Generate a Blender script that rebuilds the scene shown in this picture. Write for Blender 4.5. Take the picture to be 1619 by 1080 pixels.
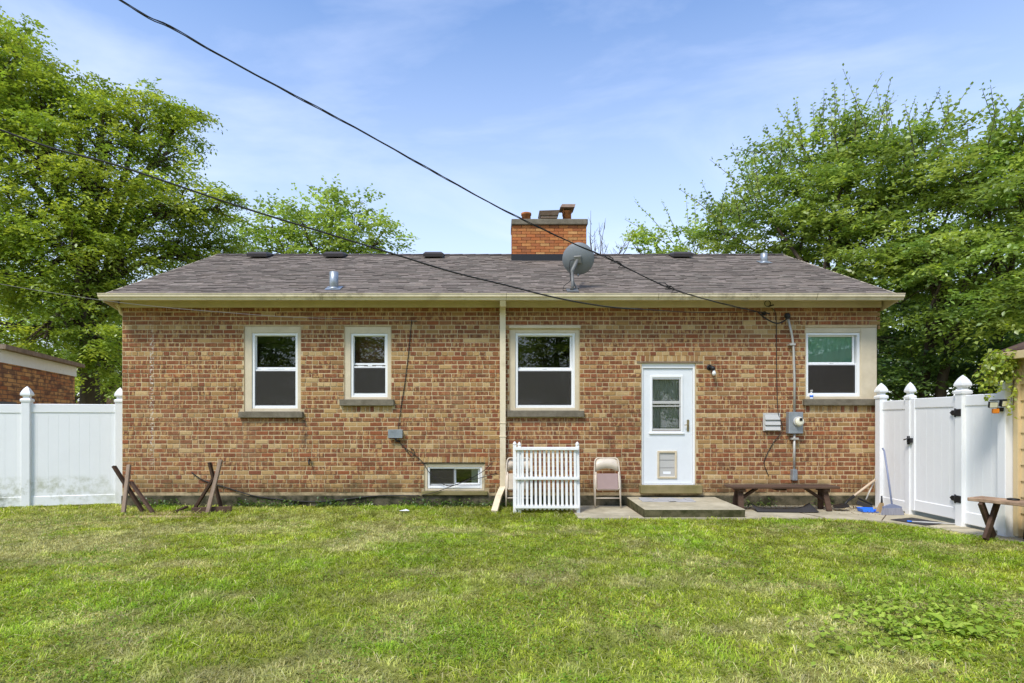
import bpy, bmesh, math, random
import numpy as np
from mathutils import Vector, Matrix

# ------------------------------------------------------------------ clear
for o in list(bpy.data.objects):
    bpy.data.objects.remove(o)
scene = bpy.context.scene
COL = scene.collection
random.seed(7)
R = math.radians
F, CX, YH, CAMH, CAMD = 920.0, 788.0, 665.0, 1.49, 10.0     # photo pixels: focal length, vanishing point, horizon; camera height, distance to wall

# ------------------------------------------------------------------ camera
cam_d = bpy.data.cameras.new('camera')
cam = bpy.data.objects.new('camera', cam_d)
COL.objects.link(cam)
cam.location = (0, -CAMD, CAMH)
cam.rotation_euler = (R(90), 0, 0)
cam_d.sensor_width = 36.0
cam_d.lens = F / 1619 * 36.0
cam_d.shift_x = (809.5 - CX) / 1619
cam_d.shift_y = (YH - 540) / 1619
cam_d.clip_start = 0.05
cam_d.clip_end = 2000
scene.camera = cam
scene.render.resolution_x, scene.render.resolution_y = 1024, 683

# ------------------------------------------------------------------ world + sun
SUN_EL, SUN_AZ = 54.0, 215.0          # azimuth clockwise from +Y: behind the viewer, to the left
w = bpy.data.worlds.new('World'); scene.world = w; w.use_nodes = True
nt = w.node_tree; nt.nodes.clear()
def WN(t, **k):
    n = nt.nodes.new(t)
    for a, b in k.items(): setattr(n, a, b)
    return n
sky = WN('ShaderNodeTexSky', sky_type='NISHITA', sun_disc=False, sun_elevation=R(SUN_EL), sun_rotation=R(SUN_AZ),
         altitude=100, air_density=1.5, dust_density=0.3, ozone_density=3.0)
tc = WN('ShaderNodeTexCoord')
mp = WN('ShaderNodeMapping'); mp.inputs['Scale'].default_value = (1.0, 1.6, 3.6); mp.inputs['Rotation'].default_value = (0.25, 0.35, 0.5)
nz = WN('ShaderNodeTexNoise'); nz.inputs['Scale'].default_value = 1.7; nz.inputs['Detail'].default_value = 7; nz.inputs['Roughness'].default_value = 0.56
nz.inputs['Distortion'].default_value = 0.5
rp = WN('ShaderNodeValToRGB'); rp.color_ramp.elements[0].position = 0.50; rp.color_ramp.elements[1].position = 0.86
rp.color_ramp.elements[1].color = (0.45, 0.45, 0.45, 1)
sx = WN('ShaderNodeSeparateXYZ')
hz = WN('ShaderNodeMapRange'); hz.inputs['From Min'].default_value = 0.0; hz.inputs['From Max'].default_value = 0.60
hz.inputs['To Min'].default_value = 0.80; hz.inputs['To Max'].default_value = 0.0
add = WN('ShaderNodeMath', operation='ADD', use_clamp=True)
mix = WN('ShaderNodeMix', data_type='RGBA')
mix.inputs[7].default_value = (4.9, 5.35, 6.3, 1)         # thin bright haze / cirrus
bg = WN('ShaderNodeBackground'); bg.inputs['Strength'].default_value = 0.122
wo = WN('ShaderNodeOutputWorld')
L = nt.links.new
L(tc.outputs['Generated'], mp.inputs['Vector']); L(mp.outputs[0], nz.inputs['Vector']); L(nz.outputs[0], rp.inputs[0])
L(tc.outputs['Generated'], sx.inputs[0]); L(sx.outputs['Z'], hz.inputs['Value'])
L(rp.outputs[0], add.inputs[0]); L(hz.outputs[0], add.inputs[1]); L(add.outputs[0], mix.inputs[0])
L(sky.outputs[0], mix.inputs[6]); hsv = WN('ShaderNodeHueSaturation'); hsv.inputs['Saturation'].default_value = 1.14; hsv.inputs['Hue'].default_value = 0.510; L(mix.outputs[2], hsv.inputs['Color']); L(hsv.outputs[0], bg.inputs['Color']); L(bg.outputs[0], wo.inputs['Surface'])

sd = bpy.data.lights.new('sun', 'SUN'); sd.energy = 2.0; sd.angle = R(16); sd.color = (1.0, 0.95, 0.87)
so = bpy.data.objects.new('sun', sd); COL.objects.link(so)
sv = Vector((math.sin(R(SUN_AZ)) * math.cos(R(SUN_EL)), math.cos(R(SUN_AZ)) * math.cos(R(SUN_EL)), math.sin(R(SUN_EL))))
so.rotation_euler = sv.to_track_quat('Z', 'Y').to_euler(); so.location = sv * 40

vs = scene.view_settings
vs.view_transform = 'Standard'; vs.look = 'None'; vs.exposure = 0.92; vs.gamma = 1.0; vs.use_curve_mapping = False

# ------------------------------------------------------------------ helpers
def P(x, y, d):                 # photo pixel at distance d from the camera
    return Vector(((x - CX) * d / F, d - CAMD, CAMH + (YH - y) * d / F))
def wx(x): return (x - CX) / 92.0            # on the rear wall plane
def wz(y): return CAMH + (YH - y) / 92.0
def s(r, g, b):
    f = lambda c: (c / 255 / 12.92) if c <= 10 else ((c / 255 + 0.055) / 1.055) ** 2.4
    return (f(r), f(g), f(b))

def nodes_of(m):
    m.use_nodes = True
    n = m.node_tree; n.nodes.clear()
    return n
def mat(name, base, rough=0.6, var=0.12, scale=6.0, bump=0.15, bscale=80.0, spec=0.3, second=None, smix=0.5, sscale=2.0,
        source=None, metallic=0.0, stretch=(1, 1, 1), sub=None, contrast=(0.35, 0.7)):
    """procedural surface: base colour (or colour attribute / object colour) with two scales of noise and a fine relief"""
    m = bpy.data.materials.new(name); t = nodes_of(m); N = t.nodes.new; K = t.links.new
    out = N('ShaderNodeOutputMaterial'); b = N('ShaderNodeBsdfPrincipled')
    b.inputs['Roughness'].default_value = rough; b.inputs['Specular IOR Level'].default_value = spec; b.inputs['Metallic'].default_value = metallic
    K(b.outputs[0], out.inputs[0])
    g = N('ShaderNodeNewGeometry'); mpn = N('ShaderNodeMapping'); mpn.inputs['Scale'].default_value = stretch
    K(g.outputs['Position'], mpn.inputs[0])
    if source == 'attr':
        a = N('ShaderNodeAttribute'); a.attribute_name = 'col'; col = a.outputs['Color']; alpha = a.outputs['Alpha']
    elif source == 'obj':
        a = N('ShaderNodeObjectInfo'); col = a.outputs['Color']; alpha = a.outputs['Alpha']
    else:
        a = N('ShaderNodeRGB'); a.outputs[0].default_value = (*base, 1); col = a.outputs[0]; alpha = None
    if second is not None:
        n2 = N('ShaderNodeTexNoise'); n2.inputs['Scale'].default_value = sscale; n2.inputs['Detail'].default_value = 6; n2.inputs['Roughness'].default_value = 0.65
        K(mpn.outputs[0], n2.inputs['Vector'])
        r2 = N('ShaderNodeMapRange'); r2.inputs['From Min'].default_value = contrast[0]; r2.inputs['From Max'].default_value = contrast[1]
        r2.inputs['To Max'].default_value = smix; K(n2.outputs[0], r2.inputs['Value'])
        fac = r2.outputs[0]
        if alpha is not None:
            mm = N('ShaderNodeMath'); mm.operation = 'MULTIPLY'; K(fac, mm.inputs[0]); K(alpha, mm.inputs[1]); fac = mm.outputs[0]
        mx = N('ShaderNodeMix'); mx.data_type = 'RGBA'; mx.inputs[7].default_value = (*second, 1)
        K(fac, mx.inputs[0]); K(col, mx.inputs[6]); col = mx.outputs[2]
    n1 = N('ShaderNodeTexNoise'); n1.inputs['Scale'].default_value = scale; n1.inputs['Detail'].default_value = 8; n1.inputs['Roughness'].default_value = 0.7
    K(mpn.outputs[0], n1.inputs['Vector'])
    r1 = N('ShaderNodeMapRange'); r1.inputs['From Min'].default_value = 0.25; r1.inputs['From Max'].default_value = 0.75
    r1.inputs['To Min'].default_value = 1 - var; r1.inputs['To Max'].default_value = 1 + var; K(n1.outputs[0], r1.inputs['Value'])
    vm = N('ShaderNodeVectorMath'); vm.operation = 'SCALE'; K(col, vm.inputs[0]); K(r1.outputs[0], vm.inputs['Scale'])
    K(vm.outputs[0], b.inputs['Base Color'])
    if bump > 0:
        n3 = N('ShaderNodeTexNoise'); n3.inputs['Scale'].default_value = bscale; n3.inputs['Detail'].default_value = 5
        K(mpn.outputs[0], n3.inputs['Vector'])
        bp = N('ShaderNodeBump'); bp.inputs['Strength'].default_value = bump; bp.inputs['Distance'].default_value = 0.01
        K(n3.outputs[0], bp.inputs['Height']); K(bp.outputs[0], b.inputs['Normal'])
    m['bsdf'] = b.name
    return m
def leafmat(name, trans=0.4, gloss=0.06, hue=0.492):
    m = bpy.data.materials.new(name); t = nodes_of(m); N = t.nodes.new; K = t.links.new
    out = N('ShaderNodeOutputMaterial'); a = N('ShaderNodeAttribute'); a.attribute_name = 'col'
    d = N('ShaderNodeBsdfDiffuse'); tr = N('ShaderNodeBsdfTranslucent'); gl = N('ShaderNodeBsdfGlossy'); gl.inputs['Roughness'].default_value = 0.45
    hs = N('ShaderNodeHueSaturation'); hs.inputs['Hue'].default_value = hue; hs.inputs['Saturation'].default_value = 1.08; hs.inputs['Value'].default_value = 1.25
    K(a.outputs['Color'], d.inputs[0]); K(a.outputs['Color'], hs.inputs['Color']); K(hs.outputs[0], tr.inputs[0])
    m1 = N('ShaderNodeMixShader'); m1.inputs[0].default_value = trans; K(d.outputs[0], m1.inputs[1]); K(tr.outputs[0], m1.inputs[2])
    m2 = N('ShaderNodeMixShader'); m2.inputs[0].default_value = gloss; K(m1.outputs[0], m2.inputs[1]); K(gl.outputs[0], m2.inputs[2])
    K(m2.outputs[0], out.inputs[0])
    return m
def glassmat(name, tint, refl_rough=0.01, base_refl=0.05, haze=None, haze_amt=0.0):
    m = bpy.data.materials.new(name); t = nodes_of(m); N = t.nodes.new; K = t.links.new
    out = N('ShaderNodeOutputMaterial'); tp = N('ShaderNodeBsdfTransparent'); tp.inputs[0].default_value = (*tint, 1)
    gl = N('ShaderNodeBsdfGlossy'); gl.inputs['Roughness'].default_value = refl_rough
    fr = N('ShaderNodeFresnel'); fr.inputs['IOR'].default_value = 1.5
    ad = N('ShaderNodeMath'); ad.inputs[1].default_value = base_refl; K(fr.outputs[0], ad.inputs[0])
    nzz = N('ShaderNodeTexNoise'); nzz.inputs['Scale'].default_value = 1.3
    bp = N('ShaderNodeBump'); bp.inputs['Strength'].default_value = 0.02; K(nzz.outputs[0], bp.inputs['Height']); K(bp.outputs[0], gl.inputs['Normal'])
    sh = tp.outputs[0]
    if haze:
        df = N('ShaderNodeBsdfDiffuse'); df.inputs[0].default_value = (*haze, 1)
        m0 = N('ShaderNodeMixShader'); m0.inputs[0].default_value = haze_amt; K(sh, m0.inputs[1]); K(df.outputs[0], m0.inputs[2]); sh = m0.outputs[0]
    mx = N('ShaderNodeMixShader'); K(ad.outputs[0], mx.inputs[0]); K(sh, mx.inputs[1]); K(gl.outputs[0], mx.inputs[2]); K(mx.outputs[0], out.inputs[0])
    return m

def world_off(p):
    v = Vector((0, 0, 0))
    while p is not None:
        v += p.location; p = p.parent
    return v
def tag(o, label=None, cat=None, group=None, kind=None):
    if label: o['label'] = label
    if cat: o['category'] = cat
    if group: o['group'] = group
    if kind: o['kind'] = kind
    return o
def empty(name, loc, label=None, cat=None, group=None, kind=None):
    o = bpy.data.objects.new(name, None); COL.objects.link(o); o.location = loc; o.empty_display_size = 0.1
    return tag(o, label, cat, group, kind)
def link_mesh(name, me, m, parent=None, loc=None, smooth=False):
    if m is not None and len(me.materials) == 0: me.materials.append(m)
    o = bpy.data.objects.new(name, me); COL.objects.link(o)
    if parent is not None: o.parent = parent
    if loc is not None: o.location = loc
    return o
class MB:
    """collects vertices / faces in world coordinates, then links them as one mesh object"""
    def __init__(self): self.v = []; self.f = []; self.c = []; self.sm = []
    def add(self, vs, fs, M=None, col=None, smooth=False):
        o = len(self.v)
        for p in vs:
            p = Vector(p)
            if M is not None: p = M @ p
            self.v.append(tuple(p))
        for f in fs: self.f.append([i + o for i in f]); self.sm.append(smooth)
        if col is not None: self.c += [col] * len(vs)
        return self
    def box(self, c, sz, M=None, ch=0.0, col=None):
        hx, hy, hz_ = sz[0] / 2, sz[1] / 2, sz[2] / 2
        c = Vector(c)
        T = Matrix.Translation(c) if M is None else Matrix.Translation(c) @ M
        ch = min(ch, hx * .45, hy * .45, hz_ * .45)
        if ch <= 0:
            v = [(x, y, z) for x in (-hx, hx) for y in (-hy, hy) for z in (-hz_, hz_)]
            return self.add(v, [(0, 1, 3, 2), (4, 6, 7, 5), (0, 4, 5, 1), (2, 3, 7, 6), (0, 2, 6, 4), (1, 5, 7, 3)], T, col)
        v, f = chamfer(hx, hy, hz_, ch)
        return self.add(v, f, T, col)
    def b2(self, x0, x1, y0, y1, z0, z1, ch=0.0, col=None):
        return self.box(((x0 + x1) / 2, (y0 + y1) / 2, (z0 + z1) / 2), (abs(x1 - x0), abs(y1 - y0), abs(z1 - z0)), None, ch, col)
    def beam(self, a, b, wd, th, ch=0.0, up=(0, 0, 1), col=None):
        a, b = Vector(a), Vector(b); d = b - a; l = d.length; d.normalize()
        u = Vector(up); sd_ = d.cross(u)
        if sd_.length < 1e-4: sd_ = d.cross(Vector((0, 1, 0)))
        sd_.normalize(); u = sd_.cross(d)
        M = Matrix((d, sd_, u)).transposed().to_4x4()
        return self.box((a + b) / 2, (l, wd, th), M, ch, col)
    def tube(self, pts, r, n=8, caps=True, smooth=True):
        pts = [Vector(p) for p in pts]
        rs = r if isinstance(r, (list, tuple)) else [r] * len(pts)
        o = len(self.v); prev = None
        for i, p in enumerate(pts):
            t = (pts[min(i + 1, len(pts) - 1)] - pts[max(i - 1, 0)]).normalized()
            if prev is None:
                a = t.cross(Vector((0, 0, 1)))
                if a.length < 0.05: a = t.cross(Vector((0, 1, 0)))
            else: a = prev - t * prev.dot(t)
            a.normalize(); prev = a; b = t.cross(a)
            for k in range(n):
                th = 2 * math.pi * k / n
                self.v.append(tuple(p + (a * math.cos(th) + b * math.sin(th)) * rs[i]))
        for i in range(len(pts) - 1):
            for k in range(n):
                k2 = (k + 1) % n
                self.f.append([o + i * n + k, o + i * n + k2, o + (i + 1) * n + k2, o + (i + 1) * n + k]); self.sm.append(smooth)
        if caps:
            self.f.append([o + k for k in range(n)][::-1]); self.sm.append(False)
            self.f.append([o + (len(pts) - 1) * n + k for k in range(n)]); self.sm.append(False)
        return self
    def lathe(self, prof, c, n=16, M=None, smooth=True, phase=0.0, square=False):
        o = len(self.v); c = Vector(c)
        for (r_, z) in prof:
            for k in range(n):
                th = 2 * math.pi * k / n + phase
                q = 1.0 / max(abs(math.cos(th)), abs(math.sin(th))) if square else 1.0
                p = Vector((r_ * math.cos(th) * q, r_ * math.sin(th) * q, z))
                if M is not None: p = M @ p
                self.v.append(tuple(p + c))
        for i in range(len(prof) - 1):
            for k in range(n):
                k2 = (k + 1) % n
                self.f.append([o + i * n + k, o + i * n + k2, o + (i + 1) * n + k2, o + (i + 1) * n + k]); self.sm.append(smooth)
        self.f.append([o + k for k in range(n)][::-1]); self.sm.append(False)
        self.f.append([o + (len(prof) - 1) * n + k for k in range(n)]); self.sm.append(False)
        return self
    def prism(self, poly, axis, a0, a1, smooth=False):
        """poly: list of 2-tuples in the two other axes (X: (y,z), Y: (x,z), Z: (x,y))"""
        n = len(poly); mk = {'X': lambda p, a: (a, p[0], p[1]), 'Y': lambda p, a: (p[0], a, p[1]), 'Z': lambda p, a: (p[0], p[1], a)}[axis]
        v = [mk(p, a0) for p in poly] + [mk(p, a1) for p in poly]
        f = [list(range(n)), list(range(2 * n - 1, n - 1, -1))] + [[i, i + n, (i + 1) % n + n, (i + 1) % n] for i in range(n)]
        return self.add(v, f, None, None, smooth)
    def build(self, name, m, parent=None, loc=None):
        off = world_off(parent) if parent is not None else Vector((0, 0, 0))
        if loc is not None: off = off + Vector(loc) if parent is not None else Vector(loc)
        me = bpy.data.meshes.new(name)
        me.from_pydata([tuple(Vector(p) - off) for p in self.v], [], self.f)
        if self.c and len(self.c) == len(self.v):
            ca = me.color_attributes.new('col', 'FLOAT_COLOR', 'POINT')
            ca.data.foreach_set('color', np.array(self.c, dtype=np.float32).ravel())
        bm = bmesh.new(); bm.from_mesh(me)
        if any(self.sm): bmesh.ops.remove_doubles(bm, verts=bm.verts, dist=1e-5); self.sm = [f_.smooth for f_ in bm.faces] if len(bm.faces) != len(self.f) else self.sm
        bmesh.ops.recalc_face_normals(bm, faces=bm.faces); bm.to_mesh(me); bm.free()
        if any(self.sm): me.polygons.foreach_set('use_smooth', self.sm)
        o = link_mesh(name, me, m, parent)
        if loc is not None: o.location = Vector(loc)
        return o
_ch = {}
def chamfer(hx, hy, hz_, c):
    v = []
    for sx_ in (-1, 1):
        for sy_ in (-1, 1):
            for sz_ in (-1, 1):
                v.append((sx_ * (hx - c), sy_ * (hy - c), sz_ * hz_)); v.append((sx_ * (hx - c), sy_ * hy, sz_ * (hz_ - c))); v.append((sx_ * hx, sy_ * (hy - c), sz_ * (hz_ - c)))
    if 'f' not in _ch:
        bm = bmesh.new()
        vs_ = []
        for sx_ in (-1, 1):
            for sy_ in (-1, 1):
                for sz_ in (-1, 1):
                    for k in range(3):
                        q = [sx_ * .8, sy_ * .8, sz_ * .8]; q[2 - k] = (sx_, sy_, sz_)[2 - k]
                        vs_.append(bm.verts.new(q))
        bm.verts.index_update()
        h = bmesh.ops.convex_hull(bm, input=vs_)
        bmesh.ops.dissolve_limit(bm, angle_limit=0.01, verts=bm.verts, edges=bm.edges)
        _ch['f'] = [[v_.index for v_ in f.verts] for f in bm.faces]; bm.free()
    return v, _ch['f']
def fast_mesh(name, V, tris, cols=None):
    """numpy arrays -> mesh of triangles with a point colour attribute"""
    me = bpy.data.meshes.new(name)
    n, m = len(V), len(tris)
    me.vertices.add(n); me.vertices.foreach_set('co', np.ascontiguousarray(V, dtype=np.float32).ravel())
    me.loops.add(m * 3); me.loops.foreach_set('vertex_index', np.ascontiguousarray(tris, dtype=np.int32).ravel())
    me.polygons.add(m); me.polygons.foreach_set('loop_start', np.arange(0, m * 3, 3, dtype=np.int32))
    me.polygons.foreach_set('loop_total', np.full(m, 3, dtype=np.int32))
    me.update(calc_edges=True)
    if cols is not None:
        if cols.shape[1] == 3: cols = np.hstack([cols, np.ones((n, 1))])
        ca = me.color_attributes.new('col', 'FLOAT_COLOR', 'POINT'); ca.data.foreach_set('color', cols.astype(np.float32).ravel())
    return me

# ------------------------------------------------------------------ materials
M = {}
M['mortar'] = mat('mortar', s(202, 180, 142), 0.9, 0.14, 9, 0.5, 120, 0.1, second=s(140, 120, 96), smix=0.5, sscale=1.3, contrast=(0.5, 0.8))
brick_kw = dict(rough=0.9, var=0.20, scale=3.2, bump=0.5, bscale=7, spec=0.12, second=s(188, 150, 100), smix=0.85, sscale=1.0, stretch=(18, 18, 6), contrast=(0.485, 0.555))
M['brick_obj'] = mat('brick', (1, 1, 1), source='obj', **brick_kw)
M['brick_attr'] = mat('brick_field', (1, 1, 1), source='attr', **brick_kw)
M['chim_brick'] = mat('chimney_brick', (1, 1, 1), 0.8, 0.2, 20, 0.3, 70, 0.2, source='obj')
M['chim_mortar'] = mat('chimney_mortar', s(110, 88, 68), 0.9, 0.15, 10, 0.3, 90, 0.1)
M['conc'] = mat('concrete', s(192, 182, 156), 0.9, 0.2, 5, 0.4, 60, 0.15, second=s(136, 127, 102), smix=0.7, sscale=1.7)
M['conc_moss'] = mat('mossy_concrete', s(104, 96, 78), 0.92, 0.25, 7, 0.6, 45, 0.1, second=s(46, 48, 32), smix=0.9, sscale=4, contrast=(0.38, 0.6))
M['stoop_side'] = mat('mossy_step_side', s(104, 98, 74), 0.92, 0.25, 7, 0.5, 45, 0.1, second=s(58, 60, 34), smix=0.9, sscale=5, contrast=(0.4, 0.62))
M['sill'] = mat('stone_sill', s(128, 120, 104), 0.9, 0.2, 12, 0.4, 60, 0.15, second=s(84, 76, 60), smix=0.7, sscale=5)
M['threshold'] = mat('mossy_threshold', s(150, 136, 98), 0.92, 0.2, 10, 0.4, 60, 0.1, second=s(92, 90, 48), smix=0.8, sscale=5)
M['tan'] = mat('tan_trim_paint', s(216, 201, 172), 0.55, 0.06, 5, 0.06, 40, 0.3, second=s(166, 148, 112), smix=0.35, sscale=3)
M['gutter'] = mat('gutter_paint', s(228, 212, 180), 0.5, 0.09, 5, 0.05, 30, 0.35, second=s(150, 134, 100), smix=0.5, sscale=3.5, contrast=(0.5, 0.75))
M['gutter_seam'] = mat('gutter_seam', s(150, 134, 104), 0.7, 0.1, 8, 0.05, 30, 0.2)
M['vinyl'] = mat('white_vinyl', s(238, 238, 236), 0.4, 0.02, 3, 0.03, 20, 0.4)
M['fence'] = mat('fence_vinyl', s(236, 236, 234), 0.42, 0.025, 2, 0.03, 20, 0.4)
M['door'] = mat('door_paint', s(226, 229, 230), 0.45, 0.03, 4, 0.04, 20, 0.35)
M['paintwhite'] = mat('chipped_white_paint', s(232, 231, 226), 0.55, 0.05, 8, 0.1, 30, 0.3, second=s(150, 140, 122), smix=0.6, sscale=14, contrast=(0.62, 0.75))
M['shingle'] = mat('asphalt_shingle', (1, 1, 1), 1.0, 0.3, 22, 0.6, 160, 0.02, source='attr')
M['vent'] = mat('roof_vent_metal', s(70, 64, 62), 0.6, 0.1, 10, 0.05, 40, 0.3)
M['galv'] = mat('galvanised_metal', s(168, 174, 178), 0.42, 0.1, 14, 0.08, 40, 0.5, metallic=0.5, second=s(120, 126, 132), smix=0.6, sscale=8)
M['conduit'] = mat('conduit_metal', s(186, 182, 172), 0.5, 0.08, 10, 0.05, 40, 0.4, metallic=0.3)
M['grey_plastic'] = mat('grey_plastic', s(188, 186, 180), 0.5, 0.05, 6, 0.03, 30, 0.35)
M['dish'] = mat('dish_grey', s(122, 126, 128), 0.5, 0.06, 5, 0.03, 30, 0.35)
M['mast'] = mat('mast_metal', s(118, 118, 114), 0.55, 0.15, 12, 0.05, 40, 0.35, metallic=0.3)
M['black'] = mat('black_metal', s(30, 30, 31), 0.5, 0.1, 10, 0.05, 40, 0.4)
M['rubber'] = mat('black_rubber', s(62, 60, 60), 0.8, 0.15, 8, 0.3, 60, 0.2)
M['wire'] = mat('cable_black', s(48, 46, 44), 0.6, 0.1, 10, 0.0, 40, 0.3)
M['wire_grey'] = mat('cable_grey', s(120, 116, 110), 0.6, 0.1, 10, 0.0, 40, 0.3)
M['wood_dark'] = mat('dark_weathered_wood', s(84, 66, 52), 0.9, 0.3, 10, 0.5, 60, 0.12, second=s(48, 38, 32), smix=0.8, sscale=6, stretch=(1, 1, 0.25))
M['wood_grey'] = mat('grey_weathered_wood', s(156, 136, 116), 0.92, 0.25, 12, 0.5, 60, 0.1, second=s(112, 90, 74), smix=0.6, sscale=7, stretch=(1, 1, 0.25))
M['wood_brown'] = mat('brown_stained_wood', s(98, 78, 64), 0.85, 0.25, 9, 0.4, 60, 0.15, second=s(62, 46, 40), smix=0.7, sscale=6, stretch=(0.25, 1, 1))
M['wood_bench'] = mat('worn_bench_wood', s(178, 150, 124), 0.88, 0.25, 9, 0.45, 60, 0.12, second=s(92, 70, 56), smix=0.8, sscale=8, stretch=(1, 0.4, 1))
M['chair_tan'] = mat('chair_tan_enamel', s(216, 202, 182), 0.4, 0.06, 8, 0.03, 30, 0.4, second=s(146, 120, 96), smix=0.4, sscale=10, contrast=(0.55, 0.75))
M['chair_pad'] = mat('chair_vinyl_pad', s(168, 144, 138), 0.55, 0.06, 6, 0.08, 90, 0.3)
M['siding'] = mat('tan_siding', s(214, 190, 146), 0.6, 0.05, 4, 0.08, 30, 0.25)
M['bark'] = mat('bark', s(92, 80, 66), 0.95, 0.3, 8, 0.9, 18, 0.1, second=s(58, 50, 42), smix=0.8, sscale=5, stretch=(1, 1, 0.3))
M['soil'] = mat('lawn_soil', s(130, 140, 60), 0.95, 0.3, 5, 0.6, 40, 0.05, second=s(132, 116, 74), smix=0.8, sscale=0.8)
M['dirt'] = mat('bare_dirt', s(186, 164, 124), 0.95, 0.2, 8, 0.6, 40, 0.05, second=s(140, 116, 84), smix=0.7, sscale=4)
M['grass'] = leafmat('grass_blade', 0.30, 0.015)
M['leaf'] = leafmat('leaf', 0.45, 0.07)
M['glass'] = glassmat('window_glass', (0.92, 0.94, 0.93), 0.01, 0.04)
M['screen'] = glassmat('insect_screen', (0.42, 0.42, 0.42), 0.25, 0.0, haze=s(92, 86, 80), haze_amt=0.30)
M['room'] = mat('room_plaster', s(120, 112, 100), 0.9, 0.05, 3, 0, 10, 0.1)
M['green_blind'] = mat('green_blind', s(172, 226, 188), 0.8, 0.08, 3, 0.1, 12, 0.1)
M['curtain'] = mat('curtain_cloth', s(206, 204, 188), 0.9, 0.06, 5, 0.05, 40, 0.1)
M['cardboard'] = mat('brown_board', s(150, 112, 84), 0.9, 0.1, 3, 0, 10, 0.1)
M['red'] = mat('dark_red_paint', s(128, 42, 46), 0.6, 0.1, 8, 0.03, 30, 0.3)
M['brass'] = mat('aged_brass', s(150, 136, 100), 0.4, 0.12, 12, 0.03, 40, 0.5, metallic=0.6)
M['bulb'] = mat('frosted_bulb', s(236, 236, 230), 0.3, 0.01, 3, 0, 10, 0.5)
M['flue'] = mat('clay_flue', s(186, 118, 66), 0.85, 0.2, 12, 0.3, 60, 0.15, second=s(92, 62, 44), smix=0.8, sscale=9)
M['rust'] = mat('rusty_metal', s(140, 122, 104), 0.75, 0.2, 12, 0.2, 50, 0.3, second=s(110, 76, 54), smix=0.7, sscale=9)
M['blue'] = mat('blue_plastic', s(44, 116, 220), 0.4, 0.04, 6, 0.02, 30, 0.4)
M['bluegrey'] = mat('blue_grey_metal', s(124, 132, 158), 0.4, 0.05, 6, 0.02, 30, 0.4)
M['bristle'] = mat('grey_bristles', s(150, 150, 160), 0.9, 0.25, 40, 0.8, 200, 0.1, stretch=(1, 1, 0.1))
M['straw'] = mat('straw_bristles', s(176, 150, 112), 0.9, 0.25, 40, 0.8, 200, 0.1, stretch=(1, 1, 0.1))
M['handle_wood'] = mat('pale_handle_wood', s(206, 184, 156), 0.7, 0.08, 10, 0.05, 40, 0.2)
M['amber'] = mat('amber_plastic', s(226, 132, 30), 0.4, 0.1, 8, 0.02, 30, 0.4)
M['led'] = mat('lamp_lens', s(232, 226, 200), 0.3, 0.03, 8, 0.05, 60, 0.4)
M['grey_mat'] = mat('grey_mat', s(170, 168, 166), 0.85, 0.12, 8, 0.3, 60, 0.15)
M['paper'] = mat('white_paper', s(240, 242, 244), 0.8, 0.02, 8, 0.1, 30, 0.1)
def nbrick():
    m = bpy.data.materials.new('neighbour_brick'); t = nodes_of(m); N = t.nodes.new; K = t.links.new
    out = N('ShaderNodeOutputMaterial'); b = N('ShaderNodeBsdfPrincipled'); b.inputs['Roughness'].default_value = 0.9; K(b.outputs[0], out.inputs[0])
    g = N('ShaderNodeNewGeometry'); sp = N('ShaderNodeSeparateXYZ'); K(g.outputs['Position'], sp.inputs[0])
    ad = N('ShaderNodeMath'); K(sp.outputs['X'], ad.inputs[0]); K(sp.outputs['Y'], ad.inputs[1])
    cb = N('ShaderNodeCombineXYZ'); K(ad.outputs[0], cb.inputs[0]); K(sp.outputs['Z'], cb.inputs[1])
    br = N('ShaderNodeTexBrick'); br.inputs['Scale'].default_value = 1.0; br.inputs['Brick Width'].default_value = 0.215; br.inputs['Row Height'].default_value = 0.075
    br.inputs['Mortar Size'].default_value = 0.008; br.inputs['Color1'].default_value = (*s(170, 98, 50), 1); br.inputs['Color2'].default_value = (*s(214, 160, 96), 1)
    br.inputs['Mortar'].default_value = (*s(120, 92, 66), 1); K(cb.outputs[0], br.inputs['Vector'])
    nn = N('ShaderNodeTexNoise'); nn.inputs['Scale'].default_value = 7; nn.inputs['Detail'].default_value = 5; K(cb.outputs[0], nn.inputs['Vector'])
    r_ = N('ShaderNodeMapRange'); r_.inputs['From Min'].default_value = 0.46; r_.inputs['From Max'].default_value = 0.6; r_.inputs['To Max'].default_value = 0.75; K(nn.outputs[0], r_.inputs['Value'])
    mx = N('ShaderNodeMix'); mx.data_type = 'RGBA'; mx.inputs[7].default_value = (*s(92, 58, 46), 1); K(r_.outputs[0], mx.inputs[0]); K(br.outputs['Color'], mx.inputs[6])
    K(mx.outputs[2], b.inputs['Base Color'])
    bp = N('ShaderNodeBump'); bp.inputs['Strength'].default_value = 0.6; bp.inputs['Distance'].default_value = 0.01; bp.invert = True
    K(br.outputs['Fac'], bp.inputs['Height']); K(bp.outputs[0], b.inputs['Normal'])
    return m
M['nbrick'] = nbrick()
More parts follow.
